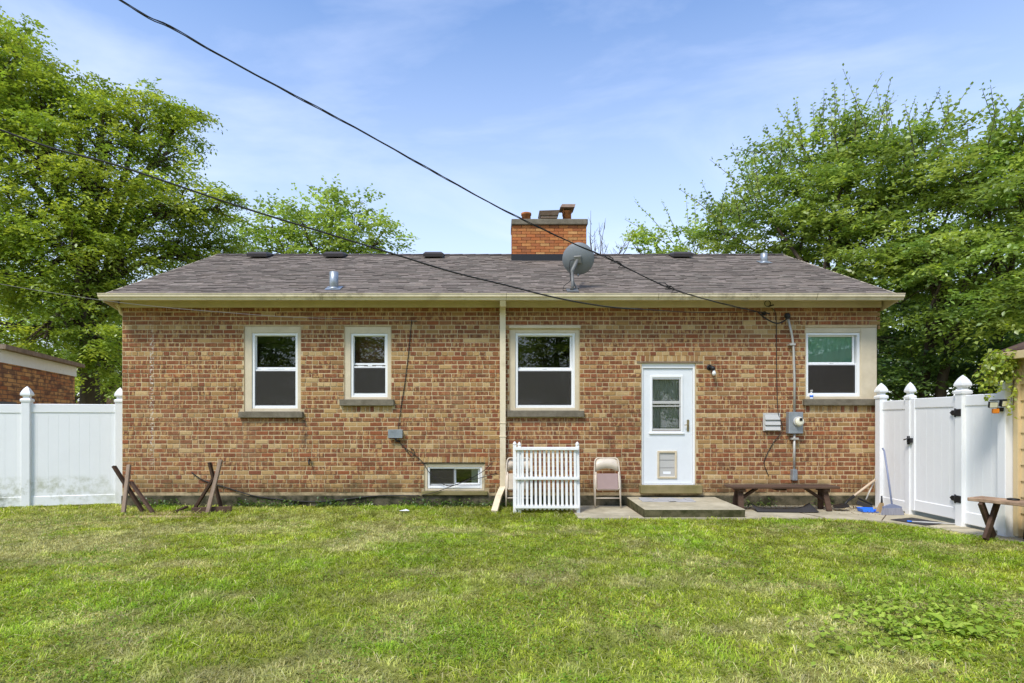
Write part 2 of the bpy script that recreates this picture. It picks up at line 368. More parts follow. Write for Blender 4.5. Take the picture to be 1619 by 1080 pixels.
def stain(m, centre, radii, colour, amount, nscale=9.0, lo=0.42, hi=0.6):
    """a stain with a shape of its own (spilt paint, run-off, algae): soft box in world space broken up by noise"""
    t = m.node_tree; N = t.nodes.new; K = t.links.new
    b = t.nodes[m['bsdf']]; src = b.inputs['Base Color'].links[0].from_socket
    g = N('ShaderNodeNewGeometry'); sb = N('ShaderNodeVectorMath'); sb.operation = 'SUBTRACT'; sb.inputs[1].default_value = centre; K(g.outputs['Position'], sb.inputs[0])
    dv = N('ShaderNodeVectorMath'); dv.operation = 'DIVIDE'; dv.inputs[1].default_value = radii; K(sb.outputs[0], dv.inputs[0])
    ab = N('ShaderNodeVectorMath'); ab.operation = 'ABSOLUTE'; K(dv.outputs[0], ab.inputs[0])
    sp = N('ShaderNodeSeparateXYZ'); K(ab.outputs[0], sp.inputs[0])
    mxm = N('ShaderNodeMath'); mxm.operation = 'MAXIMUM'; K(sp.outputs['X'], mxm.inputs[0]); K(sp.outputs['Z'], mxm.inputs[1])
    mr = N('ShaderNodeMapRange'); mr.inputs['From Min'].default_value = 1.0; mr.inputs['From Max'].default_value = 0.55; K(mxm.outputs[0], mr.inputs['Value'])
    nn = N('ShaderNodeTexNoise'); nn.inputs['Scale'].default_value = nscale; nn.inputs['Detail'].default_value = 6; nn.inputs['Roughness'].default_value = 0.7; K(g.outputs['Position'], nn.inputs['Vector'])
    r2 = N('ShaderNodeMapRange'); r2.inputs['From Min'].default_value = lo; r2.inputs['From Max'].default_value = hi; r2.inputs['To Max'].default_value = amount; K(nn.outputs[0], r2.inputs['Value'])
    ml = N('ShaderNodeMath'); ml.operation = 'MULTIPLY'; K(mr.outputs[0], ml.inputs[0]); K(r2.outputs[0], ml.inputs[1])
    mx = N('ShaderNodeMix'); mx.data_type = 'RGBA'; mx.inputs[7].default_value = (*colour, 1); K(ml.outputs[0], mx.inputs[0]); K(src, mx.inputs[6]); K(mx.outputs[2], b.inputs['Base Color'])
for k in ('brick_obj', 'brick_attr', 'mortar'):
    stain(M[k], (wx(240), 0, wz(622)), (0.042, 1, 1.45), s(222, 214, 198), 0.9, 26, .5, .6)                 # white drips beside the left corner
    stain(M[k], (wx(482), 0, wz(682)), (0.07, 1, 0.42), s(70, 62, 56), 0.8, 12)                     # dark run-off below a sill
    stain(M[k], (wx(985), 0, wz(690)), (0.42, 1, 1.0), s(72, 56, 44), 0.55, 6, 0.45, 0.65)
    stain(M[k], (wx(1225), 0, wz(690)), (0.32, 1, 0.5), s(80, 58, 46), 0.5, 6, 0.45, 0.65)
    stain(M[k], (0, 0, wz(786)), (9, 1, 0.34), s(92, 80, 54), 0.8, 3, 0.38, 0.62)                    # damp foot of the wall
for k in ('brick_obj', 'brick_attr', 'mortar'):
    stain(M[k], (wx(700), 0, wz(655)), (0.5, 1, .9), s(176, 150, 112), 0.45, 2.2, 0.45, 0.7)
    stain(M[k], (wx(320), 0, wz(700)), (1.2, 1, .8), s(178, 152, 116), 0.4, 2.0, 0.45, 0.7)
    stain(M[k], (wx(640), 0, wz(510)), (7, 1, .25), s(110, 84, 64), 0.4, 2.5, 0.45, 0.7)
stain(M['fence'], (-8.6, 0, 0.30), (2.3, 3, 0.26), s(150, 152, 108), 0.8, 4.5, 0.45, 0.68)
stain(M['fence'], (-8.9, 0, 0.13), (0.8, 3, 0.14), s(70, 80, 52), 0.95, 7, 0.42, 0.6)

# ================================================================== GROUND
gb = MB()
gb.add([(-300, -120, 0), (300, -120, 0), (300, 500, 0), (-300, 500, 0)], [(0, 1, 2, 3)])
ground = tag(gb.build('lawn', M['soil']), 'mown back lawn with dry and green patches', 'lawn', kind='structure')

# patio along the wall and the pad by the outbuilding
pat = [(1.2, -1.28), (2.2, -1.26), (3.8, -1.28), (5.05, -1.32), (5.7, -1.62), (5.98, -2.1), (6.12, -2.55), (6.55, -3.4), (7.6, -4.2), (7.6, -2.4), (6.9, -2.2), (6.9, 0.03), (1.2, 0.03)]
pb = MB()
pb.add([(x, y, 0.03) for x, y in pat] + [(x, y, -0.05) for x, y in pat], [list(range(13))] + [[i, (i + 1) % 13, (i + 1) % 13 + 13, i + 13] for i in range(13)])
patio = tag(pb.build('patio', M['conc']), 'worn concrete patio strip along the brick wall', 'patio', kind='structure')
jb = MB()
for (xa, ya, xb, yb) in ((2.2, -1.25, 2.2, -0.03), (4.9, -1.27, 4.62, -0.3), (5.6, -1.5, 6.3, -0.62), (6.0, -2.1, 6.9, -2.1)):
    jb.beam((xa, ya, 0.0315), (xb, yb, 0.0315), 0.012, 0.004)
jb.build('expansion_joint', M['wood_dark'], patio)

# ================================================================== THE HOUSE
HX0, HX1, HY1 = wx(193), wx(1387), 7.2
WTOP, WBOT = wz(484.5), wz(783.5)
house = empty('brick_house', (0, 3.6, 0), 'single storey brick house with grey shingle roof and a row of rear windows', 'house')
# openings in the rear wall: photo pixel rectangles (x0, x1, y0, y1)
OP = {'w1': (386, 475, 515.5, 651), 'w2': (544.5, 618, 516, 632), 'w3': (806, 916, 517, 649.5), 'w4': (1274, 1387.4, 518, 631.5),
      'bw': (671, 766, 733, 776.5), 'door': (1014.5, 1100, 574, 767)}
ops = {k: (wx(a), wx(b), wz(d), wz(c)) for k, (a, b, c, d) in OP.items()}       # x0,x1,z0,z1
SILL = {'w1': (379, 480, 651, 660.5), 'w2': (538, 623.5, 631.5, 641.5), 'w3': (802, 923, 649.5, 659.5), 'w4': (1269, 1386, 631, 641), 'bw': (667, 771, 776.5, 782.5), 'door': (1011, 1108, 767, 779.5)}
sills = {k: (wx(a), wx(b), wz(d), wz(c)) for k, (a, b, c, d) in SILL.items()}
wb = MB()
MY = 0.006                                     # mortar plane; brick faces stand about a centimetre proud
blk = list(ops.values())
xs = sorted({HX0, HX1} | {v for o in blk for v in o[:2] if HX0 < v < HX1})
zs = sorted({WBOT, WTOP} | {v for o in blk for v in o[2:] if WBOT < v < WTOP})
for i in range(len(xs) - 1):
    for j in range(len(zs) - 1):
        mx_, mz_ = (xs[i] + xs[i + 1]) / 2, (zs[j] + zs[j + 1]) / 2
        if any(o[0] < mx_ < o[1] and o[2] < mz_ < o[3] for o in blk): continue
        wb.add([(xs[i], MY, zs[j]), (xs[i + 1], MY, zs[j]), (xs[i + 1], MY, zs[j + 1]), (xs[i], MY, zs[j + 1])], [(0, 1, 2, 3)])
for o in blk:
    x0, x1, z0, z1 = o; D = 0.24; x1 = min(x1, HX1)
    for q in ([(x0, MY, z0), (x0, D, z0), (x0, D, z1), (x0, MY, z1)], [(x1, MY, z0), (x1, MY, z1), (x1, D, z1), (x1, D, z0)],
              [(x0, MY, z1), (x0, D, z1), (x1, D, z1), (x1, MY, z1)], [(x0, MY, z0), (x1, MY, z0), (x1, D, z0), (x0, D, z0)]):
        wb.add(q, [(0, 1, 2, 3)])
for q in ([(HX0, MY, WBOT), (HX0, MY, WTOP), (HX0, HY1, WTOP), (HX0, HY1, WBOT)], [(HX1, MY, WBOT), (HX1, HY1, WBOT), (HX1, HY1, WTOP), (HX1, MY, WTOP)],
          [(HX0, HY1, WBOT), (HX0, HY1, WTOP), (HX1, HY1, WTOP), (HX1, HY1, WBOT)]):
    wb.add(q, [(0, 1, 2, 3)])
wall = wb.build('wall', M['mortar'], house)
# gable triangles close the roof space
RY, RZ, EZ, EY = 3.5, 5.335, 3.586, -0.36
for gx in (HX0 + 0.01, HX1 - 0.01):
    gm = MB(); gm.add([(gx, 0.05, WTOP - 0.05), (gx, HY1, WTOP - 0.05), (gx, RY, RZ - 0.12)], [(0, 1, 2)]); gm.build('gable_wall', M['nbrick'], house)
# interior shell so that windows look into rooms
ib = MB()
ib.add([(HX0 + .3, 3.0, 0.1), (HX1 - .3, 3.0, 0.1), (HX1 - .3, 3.0, 3.2), (HX0 + .3, 3.0, 3.2)], [(0, 1, 2, 3)])
ib.add([(HX0 + .3, 0.25, 3.2), (HX1 - .3, 0.25, 3.2), (HX1 - .3, 3.0, 3.2), (HX0 + .3, 3.0, 3.2)], [(0, 1, 2, 3)])
ib.add([(HX0 + .3, 0.25, 0.1), (HX1 - .3, 0.25, 0.1), (HX1 - .3, 3.0, 0.1), (HX0 + .3, 3.0, 0.1)], [(0, 1, 2, 3)])
ib.build('room_lining', M['room'], house)

# ---- bricks
rb = random.Random(11)
COURSE, MOD = 6.97 / 92, 0.2175
BH = COURSE - 0.0145
def brick_mesh(name, l, seed):
    r_ = random.Random(seed); v, f = chamfer(l / 2, 0.02, BH / 2, 0.0045)
    me = bpy.data.meshes.new(name)
    me.from_pydata([(p[0] + r_.uniform(-.0018, .0018), p[1] + r_.uniform(-.0015, .0015), p[2] + r_.uniform(-.0018, .0018)) for p in v], [], f)
    return me
TPL = {'s': [brick_mesh('brick', MOD - 0.012, i) for i in range(4)], 'h': [brick_mesh('brick', MOD / 2 - 0.012, 10 + i) for i in range(3)]}
def bcol(kind, x):
    u = rb.random()
    if kind == 'pale':
        c = rb.choice([s(180, 148, 100), s(172, 138, 90), s(160, 126, 82), s(188, 160, 114), s(150, 116, 78)]); m_ = rb.uniform(0, .2)
        if rb.random() < 0.16: c = s(130, 80, 58)
    elif u < 0.66: c = rb.choice([s(134, 78, 56), s(126, 72, 52), s(142, 84, 60), s(120, 70, 52), s(138, 82, 60)]); m_ = rb.choice([.2, .6, .9, 1.0, 1.0])
    elif u < 0.76: c = rb.choice([s(156, 86, 56), s(150, 82, 54)]); m_ = rb.choice([0, .4, .8])
    elif u < 0.86: c = rb.choice([s(112, 68, 50), s(102, 64, 50)]); m_ = rb.choice([.4, .8, 1.0])
    elif u < 0.96: c = rb.choice([s(148, 100, 68), s(142, 94, 64)]); m_ = rb.uniform(0, .5)
    else: c = rb.choice([s(174, 140, 88), s(178, 144, 94)]); m_ = 0.1
    g_ = rb.uniform(0.92, 1.08) * (1.0 if kind != 'pale' else 1.12); tn = s(146, 102, 68); k_ = .36 if kind != 'pale' else .08; g_ *= .93
    return tuple((c[i] * (1 - k_) + tn[i] * k_) * g_ for i in range(3)) + (m_,)
BR = []                                          # (centre x, z, length, kind, colour, upright)
top_c = wz(489.6)
solid = [ops[k] for k in ops] + [sills[k] for k in sills]
soldier = {'bw': (664, 773, 722, 731.5), 'w4s': (1274, 1384, 641.5, 652), 'w2s': (542, 620, 642, 651.5), 'door': (1006, 1112, 562, 571.5)}
sold = [(wx(a), wx(b), wz(d), wz(c)) for (a, b, c, d) in soldier.values()]
for k in range(43):
    z = top_c - k * COURSE
    if z - BH / 2 < WBOT - 0.01: break
    cuts = [(o[0] - 0.004, o[1] + 0.004) for o in solid + sold if o[2] + 0.01 < z + BH / 2 and o[3] - 0.01 > z - BH / 2]
    x1lim = HX1 + (0.055 if z > ops['w4'][3] else -0.02)
    runs, x = [], HX0
    for c in sorted(cuts):
        if c[0] > x: runs.append((x, min(c[0], x1lim)))
        x = max(x, c[1])
    if x < x1lim: runs.append((x, x1lim))
    head = k in (4, 10, 17, 24, 31, 38)
    pitch = MOD / 2 if head else MOD
    for (a, b) in runs:
        n0 = math.floor((a - HX0) / pitch) - 1
        x = HX0 + n0 * pitch + (0 if k % 2 else pitch / 2) + rb.uniform(-.012, .012)
        while x < b:
            l0, l1 = max(x, a), min(x + pitch, b); l = l1 - l0 - 0.012; x += pitch
            if l < 0.03: continue
            if not head and l > 0.18 and rb.random() < 0.16:          # a pair of headers in place of one stretcher
                for q in (0, 1): BR.append((l0 + (q + .5) * (l1 - l0) / 2, z, (l1 - l0) / 2 - 0.012, 'h', bcol('red', x), False))
                continue
            near = any(abs(l0 - o[1]) < 0.02 or abs(l1 - o[0]) < 0.02 for o in ops.values())
            band = random.Random(k * 977 + int(l0 / 0.8) * 131).random()
            pale = (head and rb.random() < 0.92) or (not head and band > .86 and rb.random() < .6) or (near and k % 2 == 0 and rb.random() < .75)
            BR.append(((l0 + l1) / 2, z, l, 'h' if head or l < 0.13 else 's', bcol('pale' if pale else 'red', x), False))
for (a, b, z0, z1) in sold:                       # upright bricks over openings and below two sills
    n = int(round((b - a) / COURSE))
    for i in range(n):
        BR.append((a + (i + .5) * (b - a) / n, (z0 + z1) / 2, (z1 - z0) - 0.008, 'u', bcol('pale', 0), True))
BR.sort(key=lambda t: abs(t[0] - wx(1080)) + abs(t[1] - 1.6) * 0.8)         # the 300 round the door become objects
woff = world_off(wall)
V, Fc, Cc = [], [], []; vo = 0
for i, (x, z, l, kind, c, up) in enumerate(BR):
    t = rb.choice(TPL['s' if kind == 's' else 'h']); y = 0.0195 + rb.uniform(-.004, .003)
    base_l = (MOD if kind == 's' else MOD / 2) - 0.012
    if i < 300:
        o = bpy.data.objects.new('brick', t); COL.objects.link(o); o.parent = wall
        if not t.materials: t.materials.append(M['brick_obj'])
        o.location = Vector((x, y, z)) - woff; o.color = c
        if up: o.rotation_euler = (0, R(90), 0); o.scale = (l / base_l, 1, 0.062 / BH)
        else: o.scale = (l / base_l, 1, 1); o.rotation_euler = (0, rb.uniform(-.004, .004), 0)
    else:
        co = np.array([v.co[:] for v in t.vertices])
        co[:, 0] *= l / base_l
        if up: co = np.stack([co[:, 2] * 0.062 / BH, co[:, 1], -co[:, 0]], 1)
        co += np.array([x, y, z])
        V.append(co); Cc += [c] * len(co)
        for p in t.polygons: Fc.append([q + vo for q in p.vertices])
        vo += len(co)
me = bpy.data.meshes.new('brick_field'); me.from_pydata(np.vstack(V) - np.array(woff), [], Fc)
ca = me.color_attributes.new('col', 'FLOAT_COLOR', 'POINT'); ca.data.foreach_set('color', np.array(Cc, dtype=np.float32).ravel())
tag(link_mesh('brick_field', me, M['brick_attr'], wall), kind='stuff')

# ---- foundation
fb = MB(); fb.b2(HX0 - 0.012, HX1 + 0.012, -0.012, HY1, -0.3, WBOT - 0.002, 0.008); fb.build('foundation', M['conc_moss'], house)

# ---- roof
slope = math.hypot(RY - EY, RZ - EZ); ang = math.atan2(RZ - EZ, RY - EY)
RX0, RX1 = -6.53, 6.60
rm = MB()
ux, uz = math.cos(ang), math.sin(ang)
rm.add([(RX0, EY, EZ), (RX1, EY, EZ), (RX1, RY, RZ), (RX0, RY, RZ), (RX0, 2 * RY - EY, EZ), (RX1, 2 * RY - EY, EZ),
        (RX0, EY, EZ - .03), (RX1, EY, EZ - .03), (RX1, RY, RZ - .03), (RX0, RY, RZ - .03), (RX0, 2 * RY - EY, EZ - .03), (RX1, 2 * RY - EY, EZ - .03)],
       [(0, 1, 2, 3), (3, 2, 5, 4), (6, 9, 8, 7), (9, 10, 11, 8), (0, 3, 9, 6), (3, 4, 10, 9), (1, 7, 8, 2), (2, 8, 11, 5), (0, 6, 7, 1), (4, 5, 11, 10)])
roof = rm.build('roof', M['vent'], house)
EXPO = 0.135; ncs = int(slope / EXPO)
rs = random.Random(5)
sb = MB()
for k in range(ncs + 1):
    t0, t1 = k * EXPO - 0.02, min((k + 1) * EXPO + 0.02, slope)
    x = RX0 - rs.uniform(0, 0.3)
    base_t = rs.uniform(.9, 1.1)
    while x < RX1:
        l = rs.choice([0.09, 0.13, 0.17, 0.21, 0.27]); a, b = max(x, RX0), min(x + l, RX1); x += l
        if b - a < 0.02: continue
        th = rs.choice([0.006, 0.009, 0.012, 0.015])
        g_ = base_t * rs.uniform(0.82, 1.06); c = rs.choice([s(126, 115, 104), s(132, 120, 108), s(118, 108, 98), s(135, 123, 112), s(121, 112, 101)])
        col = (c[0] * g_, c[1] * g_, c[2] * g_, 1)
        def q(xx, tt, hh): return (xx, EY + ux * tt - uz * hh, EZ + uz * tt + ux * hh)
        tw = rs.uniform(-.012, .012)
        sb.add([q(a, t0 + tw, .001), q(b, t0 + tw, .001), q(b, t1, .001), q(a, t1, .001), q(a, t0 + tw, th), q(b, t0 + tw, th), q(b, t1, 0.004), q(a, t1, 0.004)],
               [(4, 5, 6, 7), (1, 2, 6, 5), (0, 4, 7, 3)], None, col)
        sb.add([q(a, t0 + tw, .0), q(b, t0 + tw, .0), q(b, t0 + tw, th), q(a, t0 + tw, th)], [(0, 1, 2, 3)], None, (.022, .02, .019, 1))  # butt edge near-black: asphalt core, with the shadow line between courses painted in
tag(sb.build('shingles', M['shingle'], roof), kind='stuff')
rc = MB(); x = RX0
while x < RX1:
    l = 0.30; c = s(122, 112, 108); g_ = rs.uniform(.8, 1.2); col = (c[0] * g_, c[1] * g_, c[2] * g_, 1); b = min(x + l, RX1)
    h0, h1 = 0.012 + rs.uniform(0, .006), 0.02
    rc.add([(x, RY - .14, RZ - .05 + h0), (b, RY - .14, RZ - .05 + h0 + .008), (b, RY, RZ + h1 + .006), (x, RY, RZ + h1), (x, RY + .14, RZ - .05 + h0), (b, RY + .14, RZ - .05 + h0 + .008)],
           [(0, 1, 2, 3), (3, 2, 5, 4)], None, col); x += l
tag(rc.build('ridge_cap', M['shingle'], roof), kind='stuff')
def roof_pt(px, py):                 # photo pixel -> point on the front slope
    dx, dz = (px - CX) / F, (YH - py) / F        # per metre of distance
    d = (EZ - CAMH - (EY + CAMD) * math.tan(ang)) / (dz - math.tan(ang))
    return Vector((dx * d, d - CAMD, CAMH + dz * d))
for px in (410.5, 530, 686, 1077):   # box vents near the ridge
    p = roof_pt(px, 407.5); vb = MB()
    wv = 0.22
    vb.add([(p.x - wv, p.y - .16, p.z - .02), (p.x + wv, p.y - .16, p.z - .02), (p.x + wv, p.y + .26, p.z + .14), (p.x - wv, p.y + .26, p.z + .14),
            (p.x - wv, p.y - .18, p.z + .045), (p.x + wv, p.y - .18, p.z + .045), (p.x + wv - .04, p.y - .12, p.z + .10), (p.x - wv + .04, p.y - .12, p.z + .10),
            (p.x + wv - .04, p.y + .2, p.z + .17), (p.x - wv + .04, p.y + .2, p.z + .17), (p.x + wv, p.y + .26, p.z + .15), (p.x - wv, p.y + .26, p.z + .15)],
           [(4, 5, 6, 7), (7, 6, 8, 9), (9, 8, 10, 11), (4, 7, 9, 11), (5, 10, 8, 6), (4, 11, 3, 0), (5, 1, 2, 10), (4, 0, 1, 5)])
    vb.build('roof_vent', M['vent'], roof)
for (px, py, rr, hh) in ((528, 457, 0.075, 0.29), (1208, 415.5, 0.07, 0.2)):   # plumbing pipes with flashing
    p = roof_pt(px, py); vb = MB()
    vb.lathe([(rr, -.06), (rr, hh), (rr * .82, hh + .004)], p, 14); pipe = vb.build('vent_pipe', M['galv'], roof)
    v2 = MB()
    def q(xx, tt, hh_): return (p.x + xx, p.y + ux * tt - uz * hh_, p.z + uz * tt + ux * hh_)
    v2.add([q(-.13, -.13, .018), q(.13, -.13, .018), q(.13, .13, .022), q(-.13, .13, .022)], [(0, 1, 2, 3)])
    v2.lathe([(rr + .02, -.02), (rr + .012, .02)], p, 14)
    v2.build('pipe_flashing', M['galv'], roof)
# eaves: frieze, soffit, gutter, end boxes
ev = MB(); ev.b2(HX0 - .02, HX1 + .05, -0.045, 0.03, wz(486.5), wz(474.5), .004); ev.build('frieze_board', M['tan'], house)
ev = MB(); ev.b2(RX0 + .02, RX1 - .02, EY + 0.02, 0.0, wz(475.6) - .0, wz(474.0), .003); ev.build('soffit', M['tan'], house)
ev = MB(); ev.b2(RX0, RX1, EY - .005, EY + .02, EZ - .10, EZ - .012, .002); ev.build('fascia', M['tan'], house)
gx0, gx1 = (157 - CX) * 9.58 / F, (1428 - CX) * 9.58 / F
gut = MB(); gy = EY - 0.006; gz = EZ - 0.015
prof = [(gy, gz), (gy, gz - .095), (gy - .062, gz - .095), (gy - .072, gz - .07), (gy - .098, gz - .045), (gy - .102, gz - .008), (gy - .112, gz - .002), (gy - .112, gz + .006), (gy - .09, gz + .006), (gy - .088, gz - .04), (gy - .06, gz - .085), (gy - .01, gz - .085), (gy - .01, gz)]
gut.prism(prof, 'X', gx0, gx1)
for xx in np.arange(gx0 + .4, gx1, 0.92): gut.b2(xx - .012, xx + .012, gy - .1, gy, gz - .004, gz + .003)
gto = gut.build('gutter', M['gutter'], house)
for px_ in (510, 800, 1040, 1290):
    m_ = MB(); m_.prism([(y_ - .0015, z_) for y_, z_ in prof[2:8]] + [(y_ + .002, z_) for y_, z_ in prof[2:8]][::-1], 'X', (px_ - CX) * 9.58 / F, (px_ - CX) * 9.58 / F + .008); m_.build('seam', M['gutter_seam'], gto)
stain(M['gutter'], (wx(520), 0, 3.52), (1.2, 5, .12), s(120, 108, 80), .6, 8, .5, .66); stain(M['gutter'], (wx(1130), 0, 3.50), (1.5, 5, .12), s(126, 112, 84), .55, 8, .5, .66)
for (rx, sgn) in ((RX0, -1), (RX1, 1)):          # rake boards and boxed returns at the gable ends
    rk = MB(); rk.add([(rx + sgn * .004, EY, EZ - .14), (rx + sgn * .004, EY, EZ - .004), (rx + sgn * .004, RY, RZ - .004), (rx + sgn * .004, RY, RZ - .14),
            (rx + sgn * .024, EY, EZ - .14), (rx + sgn * .024, EY, EZ + .004), (rx + sgn * .024, RY, RZ + .004), (rx + sgn * .024, RY, RZ - .14)],
           [(0, 1, 2, 3), (4, 7, 6, 5), (0, 4, 5, 1), (1, 5, 6, 2), (3, 7, 4, 0)])
    rk.prism([(EY + .03, EZ - .13), (EY + .03, EZ - .04), (0.25, EZ + .08), (0.25, EZ - .2), (0.0, EZ - .2)], 'X', rx, rx + sgn * .02); rk.build('rake_board', M['tan'], house)
dsx0, dsx1 = wx(790.3), wx(799.3)
ds = MB(); cxs = (dsx0 + dsx1) / 2; wds = dsx1 - dsx0
def sect(path, wd, dp):
    global ds
    o = len(ds.v)
    for i, p in enumerate(path):
        p = Vector(p); a = Vector(path[max(i - 1, 0)]); b = Vector(path[min(i + 1, len(path) - 1)]); t = (b - a).normalized()
        sd_ = Vector((1, 0, 0)); sd_ = (sd_ - t * sd_.dot(t)).normalized(); n_ = t.cross(sd_)
        for (u, v_) in ((-1, -1), (1, -1), (1, 1), (-1, 1)): ds.v.append(tuple(p + sd_ * u * wd / 2 + n_ * v_ * dp / 2))
    for i in range(len(path) - 1):
        for k in range(4): ds.f.append([o + i * 4 + k, o + i * 4 + (k + 1) % 4, o + i * 4 + 4 + (k + 1) % 4, o + i * 4 + 4 + k]); ds.sm.append(False)
    ds.f.append([o, o + 3, o + 2, o + 1]); ds.sm.append(False); e = o + (len(path) - 1) * 4; ds.f.append([e, e + 1, e + 2, e + 3]); ds.sm.append(False)
sect([(cxs, EY - .03, EZ - .10), (cxs, EY + .02, EZ - .17), (cxs, -0.09, wz(487)), (cxs, -0.055, wz(492)), (cxs, -0.055, wz(768)), (cxs - .03, -0.10, wz(776)), (cxs - .075, -0.30, 0.20), (cxs - .14, -0.74, 0.03)], wds, 0.065)
dsp = ds.build('downspout', M['gutter'], house)
db = MB()
for zz in (wz(498), wz(669), wz(690)): db.b2(dsx0 - .012, dsx1 + .012, -0.095, -0.003, zz - .006, zz + .006, .001)
db.build('strap', M['gutter'], dsp)
db = MB(); db.tube([(HX0 - .03, -.12, wz(482)), (HX0 - .05, 0.0, wz(487)), (HX0 - .05, .05, wz(494)), (HX0 - .045, .25, wz(500)), (HX0 - .045, .5, wz(512)), (HX0 - .045, .5, 0.1)], 0.03, 8)
db.build('corner_downspout', M['gutter'], house)

# ---- chimney
CYF = 2.7; cd = CYF + CAMD; csc = F / cd
cx0, cx1 = (810 - CX) / csc, (927 - CX) / csc
cz = lambda y: CAMH + (YH - y) / csc
czb, czt = cz(416), cz(356)
CB = CYF + 0.62
cm = MB(); cm.b2(cx0, cx1, CYF + .006, CB - .006, czb - .5, czt); chimney = cm.build('chimney', M['chim_mortar'], house)
coff = world_off(chimney)
cbm = []
for i in range(3):
    r_ = random.Random(60 + i); v, f = chamfer(0.0975, 0.02, 0.0295, 0.003); m_ = bpy.data.meshes.new('brick')
    m_.from_pydata([(p[0] + r_.uniform(-.001, .001), p[1], p[2] + r_.uniform(-.001, .001)) for p in v], [], f); m_.materials.append(M['chim_brick']); cbm.append(m_)
crs = 4.74 / csc
rcx = random.Random(9)
for k in range(13):
    z = czt - 0.005 - (k + .5) * crs
    for side in ('f', 'l', 'r'):
        lo, hi = (cx0, cx1) if side == 'f' else (CYF + .03, CB)
        x = lo - (0.1 if k % 2 else 0)
        while x < hi - .02:
            a, b = max(x, lo), min(x + 0.203, hi); x += 0.203
            if b - a < .04: continue
            o = bpy.data.objects.new('brick', rcx.choice(cbm)); COL.objects.link(o); o.parent = chimney
            mid = (a + b) / 2
            if side == 'f': loc = Vector((mid, CYF + .012, z))
            else:
                loc = Vector(((cx0 + .012) if side == 'l' else (cx1 - .012), mid, z)); o.rotation_euler = (0, 0, R(90))
            o.location = loc - coff; o.scale = ((b - a - .008) / .195, 1, (crs - .008) / .059)
            c = rcx.choice([s(186, 112, 62), s(196, 124, 68), s(176, 100, 56), s(204, 138, 78), s(190, 106, 56), s(166, 96, 58), s(212, 158, 98)]); g_ = rcx.uniform(.85, 1.1)
            bw_ = s(150, 112, 78); o.color = tuple((c[i] * .72 + bw_[i] * .28) * g_ * .95 for i in range(3)) + (1,)
cc = MB(); cc.b2((808.5 - CX) / csc, (929 - CX) / csc, CYF - .06, CB + .06, cz(356.2), cz(347.3), .012); cc.build('chimney_cap', M['sill'], chimney)
cf = MB(); cf.b2(cx0 - .02, cx1 + .02, CYF - .018, CB + .02, czb - .5, cz(402), .004); cf.build('flashing', M['black'], chimney)
ft = cz(347.3) + .085
fl = MB(); fl.lathe([(.10, -.03), (.10, .10), (.115, .11), (.115, .155), (.085, .16), (.085, .05)], ((833 - CX) / csc, CYF + .3, ft), 16); fl.build('flue', M['flue'], chimney)
fl = MB(); x_ = (869 - CX) / csc; fl.box((x_, CYF + .3, ft + .03), (.36, .36, .08), None, .01)
fl.add([(x_ - .19, CYF + .1, ft + .05), (x_ + .19, CYF + .1, ft + .05), (x_ + .19, CYF + .5, ft + .05), (x_ - .19, CYF + .5, ft + .05), (x_ - .22, CYF + .06, ft + .135), (x_ + .23, CYF + .06, ft + .15), (x_ + .23, CYF + .54, ft + .15), (x_ - .22, CYF + .54, ft + .135)],
       [(0, 1, 5, 4), (1, 2, 6, 5), (2, 3, 7, 6), (3, 0, 4, 7), (4, 5, 6, 7)]); fl.build('flue', M['rust'], chimney)
fl = MB(); x_ = (899 - CX) / csc; fl.lathe([(.095, -.03), (.095, .16), (.112, .17), (.112, .19), (.085, .19)], (x_, CYF + .3, ft), 16)
for (a, b) in ((-.09, -.09), (.09, -.09), (.09, .09), (-.09, .09)): fl.b2(x_ + a - .006, x_ + a + .006, CYF + .3 + b - .006, CYF + .3 + b + .006, ft + .12, ft + .25)
fo = fl.build('flue', M['flue'], chimney)
fl = MB(); fl.add([(x_ - .17, CYF + .12, ft + .235), (x_ + .15, CYF + .12, ft + .235), (x_ + .15, CYF + .48, ft + .235), (x_ - .17, CYF + .48, ft + .235), (x_ - .12, CYF + .2, ft + .33), (x_ + .18, CYF + .2, ft + .33), (x_ + .18, CYF + .42, ft + .33), (x_ - .12, CYF + .42, ft + .33)],
        [(0, 1, 2, 3), (0, 4, 5, 1), (1, 5, 6, 2), (2, 6, 7, 3), (3, 7, 4, 0), (4, 7, 6, 5)]); fl.build('rain_hood', M['rust'], fo)

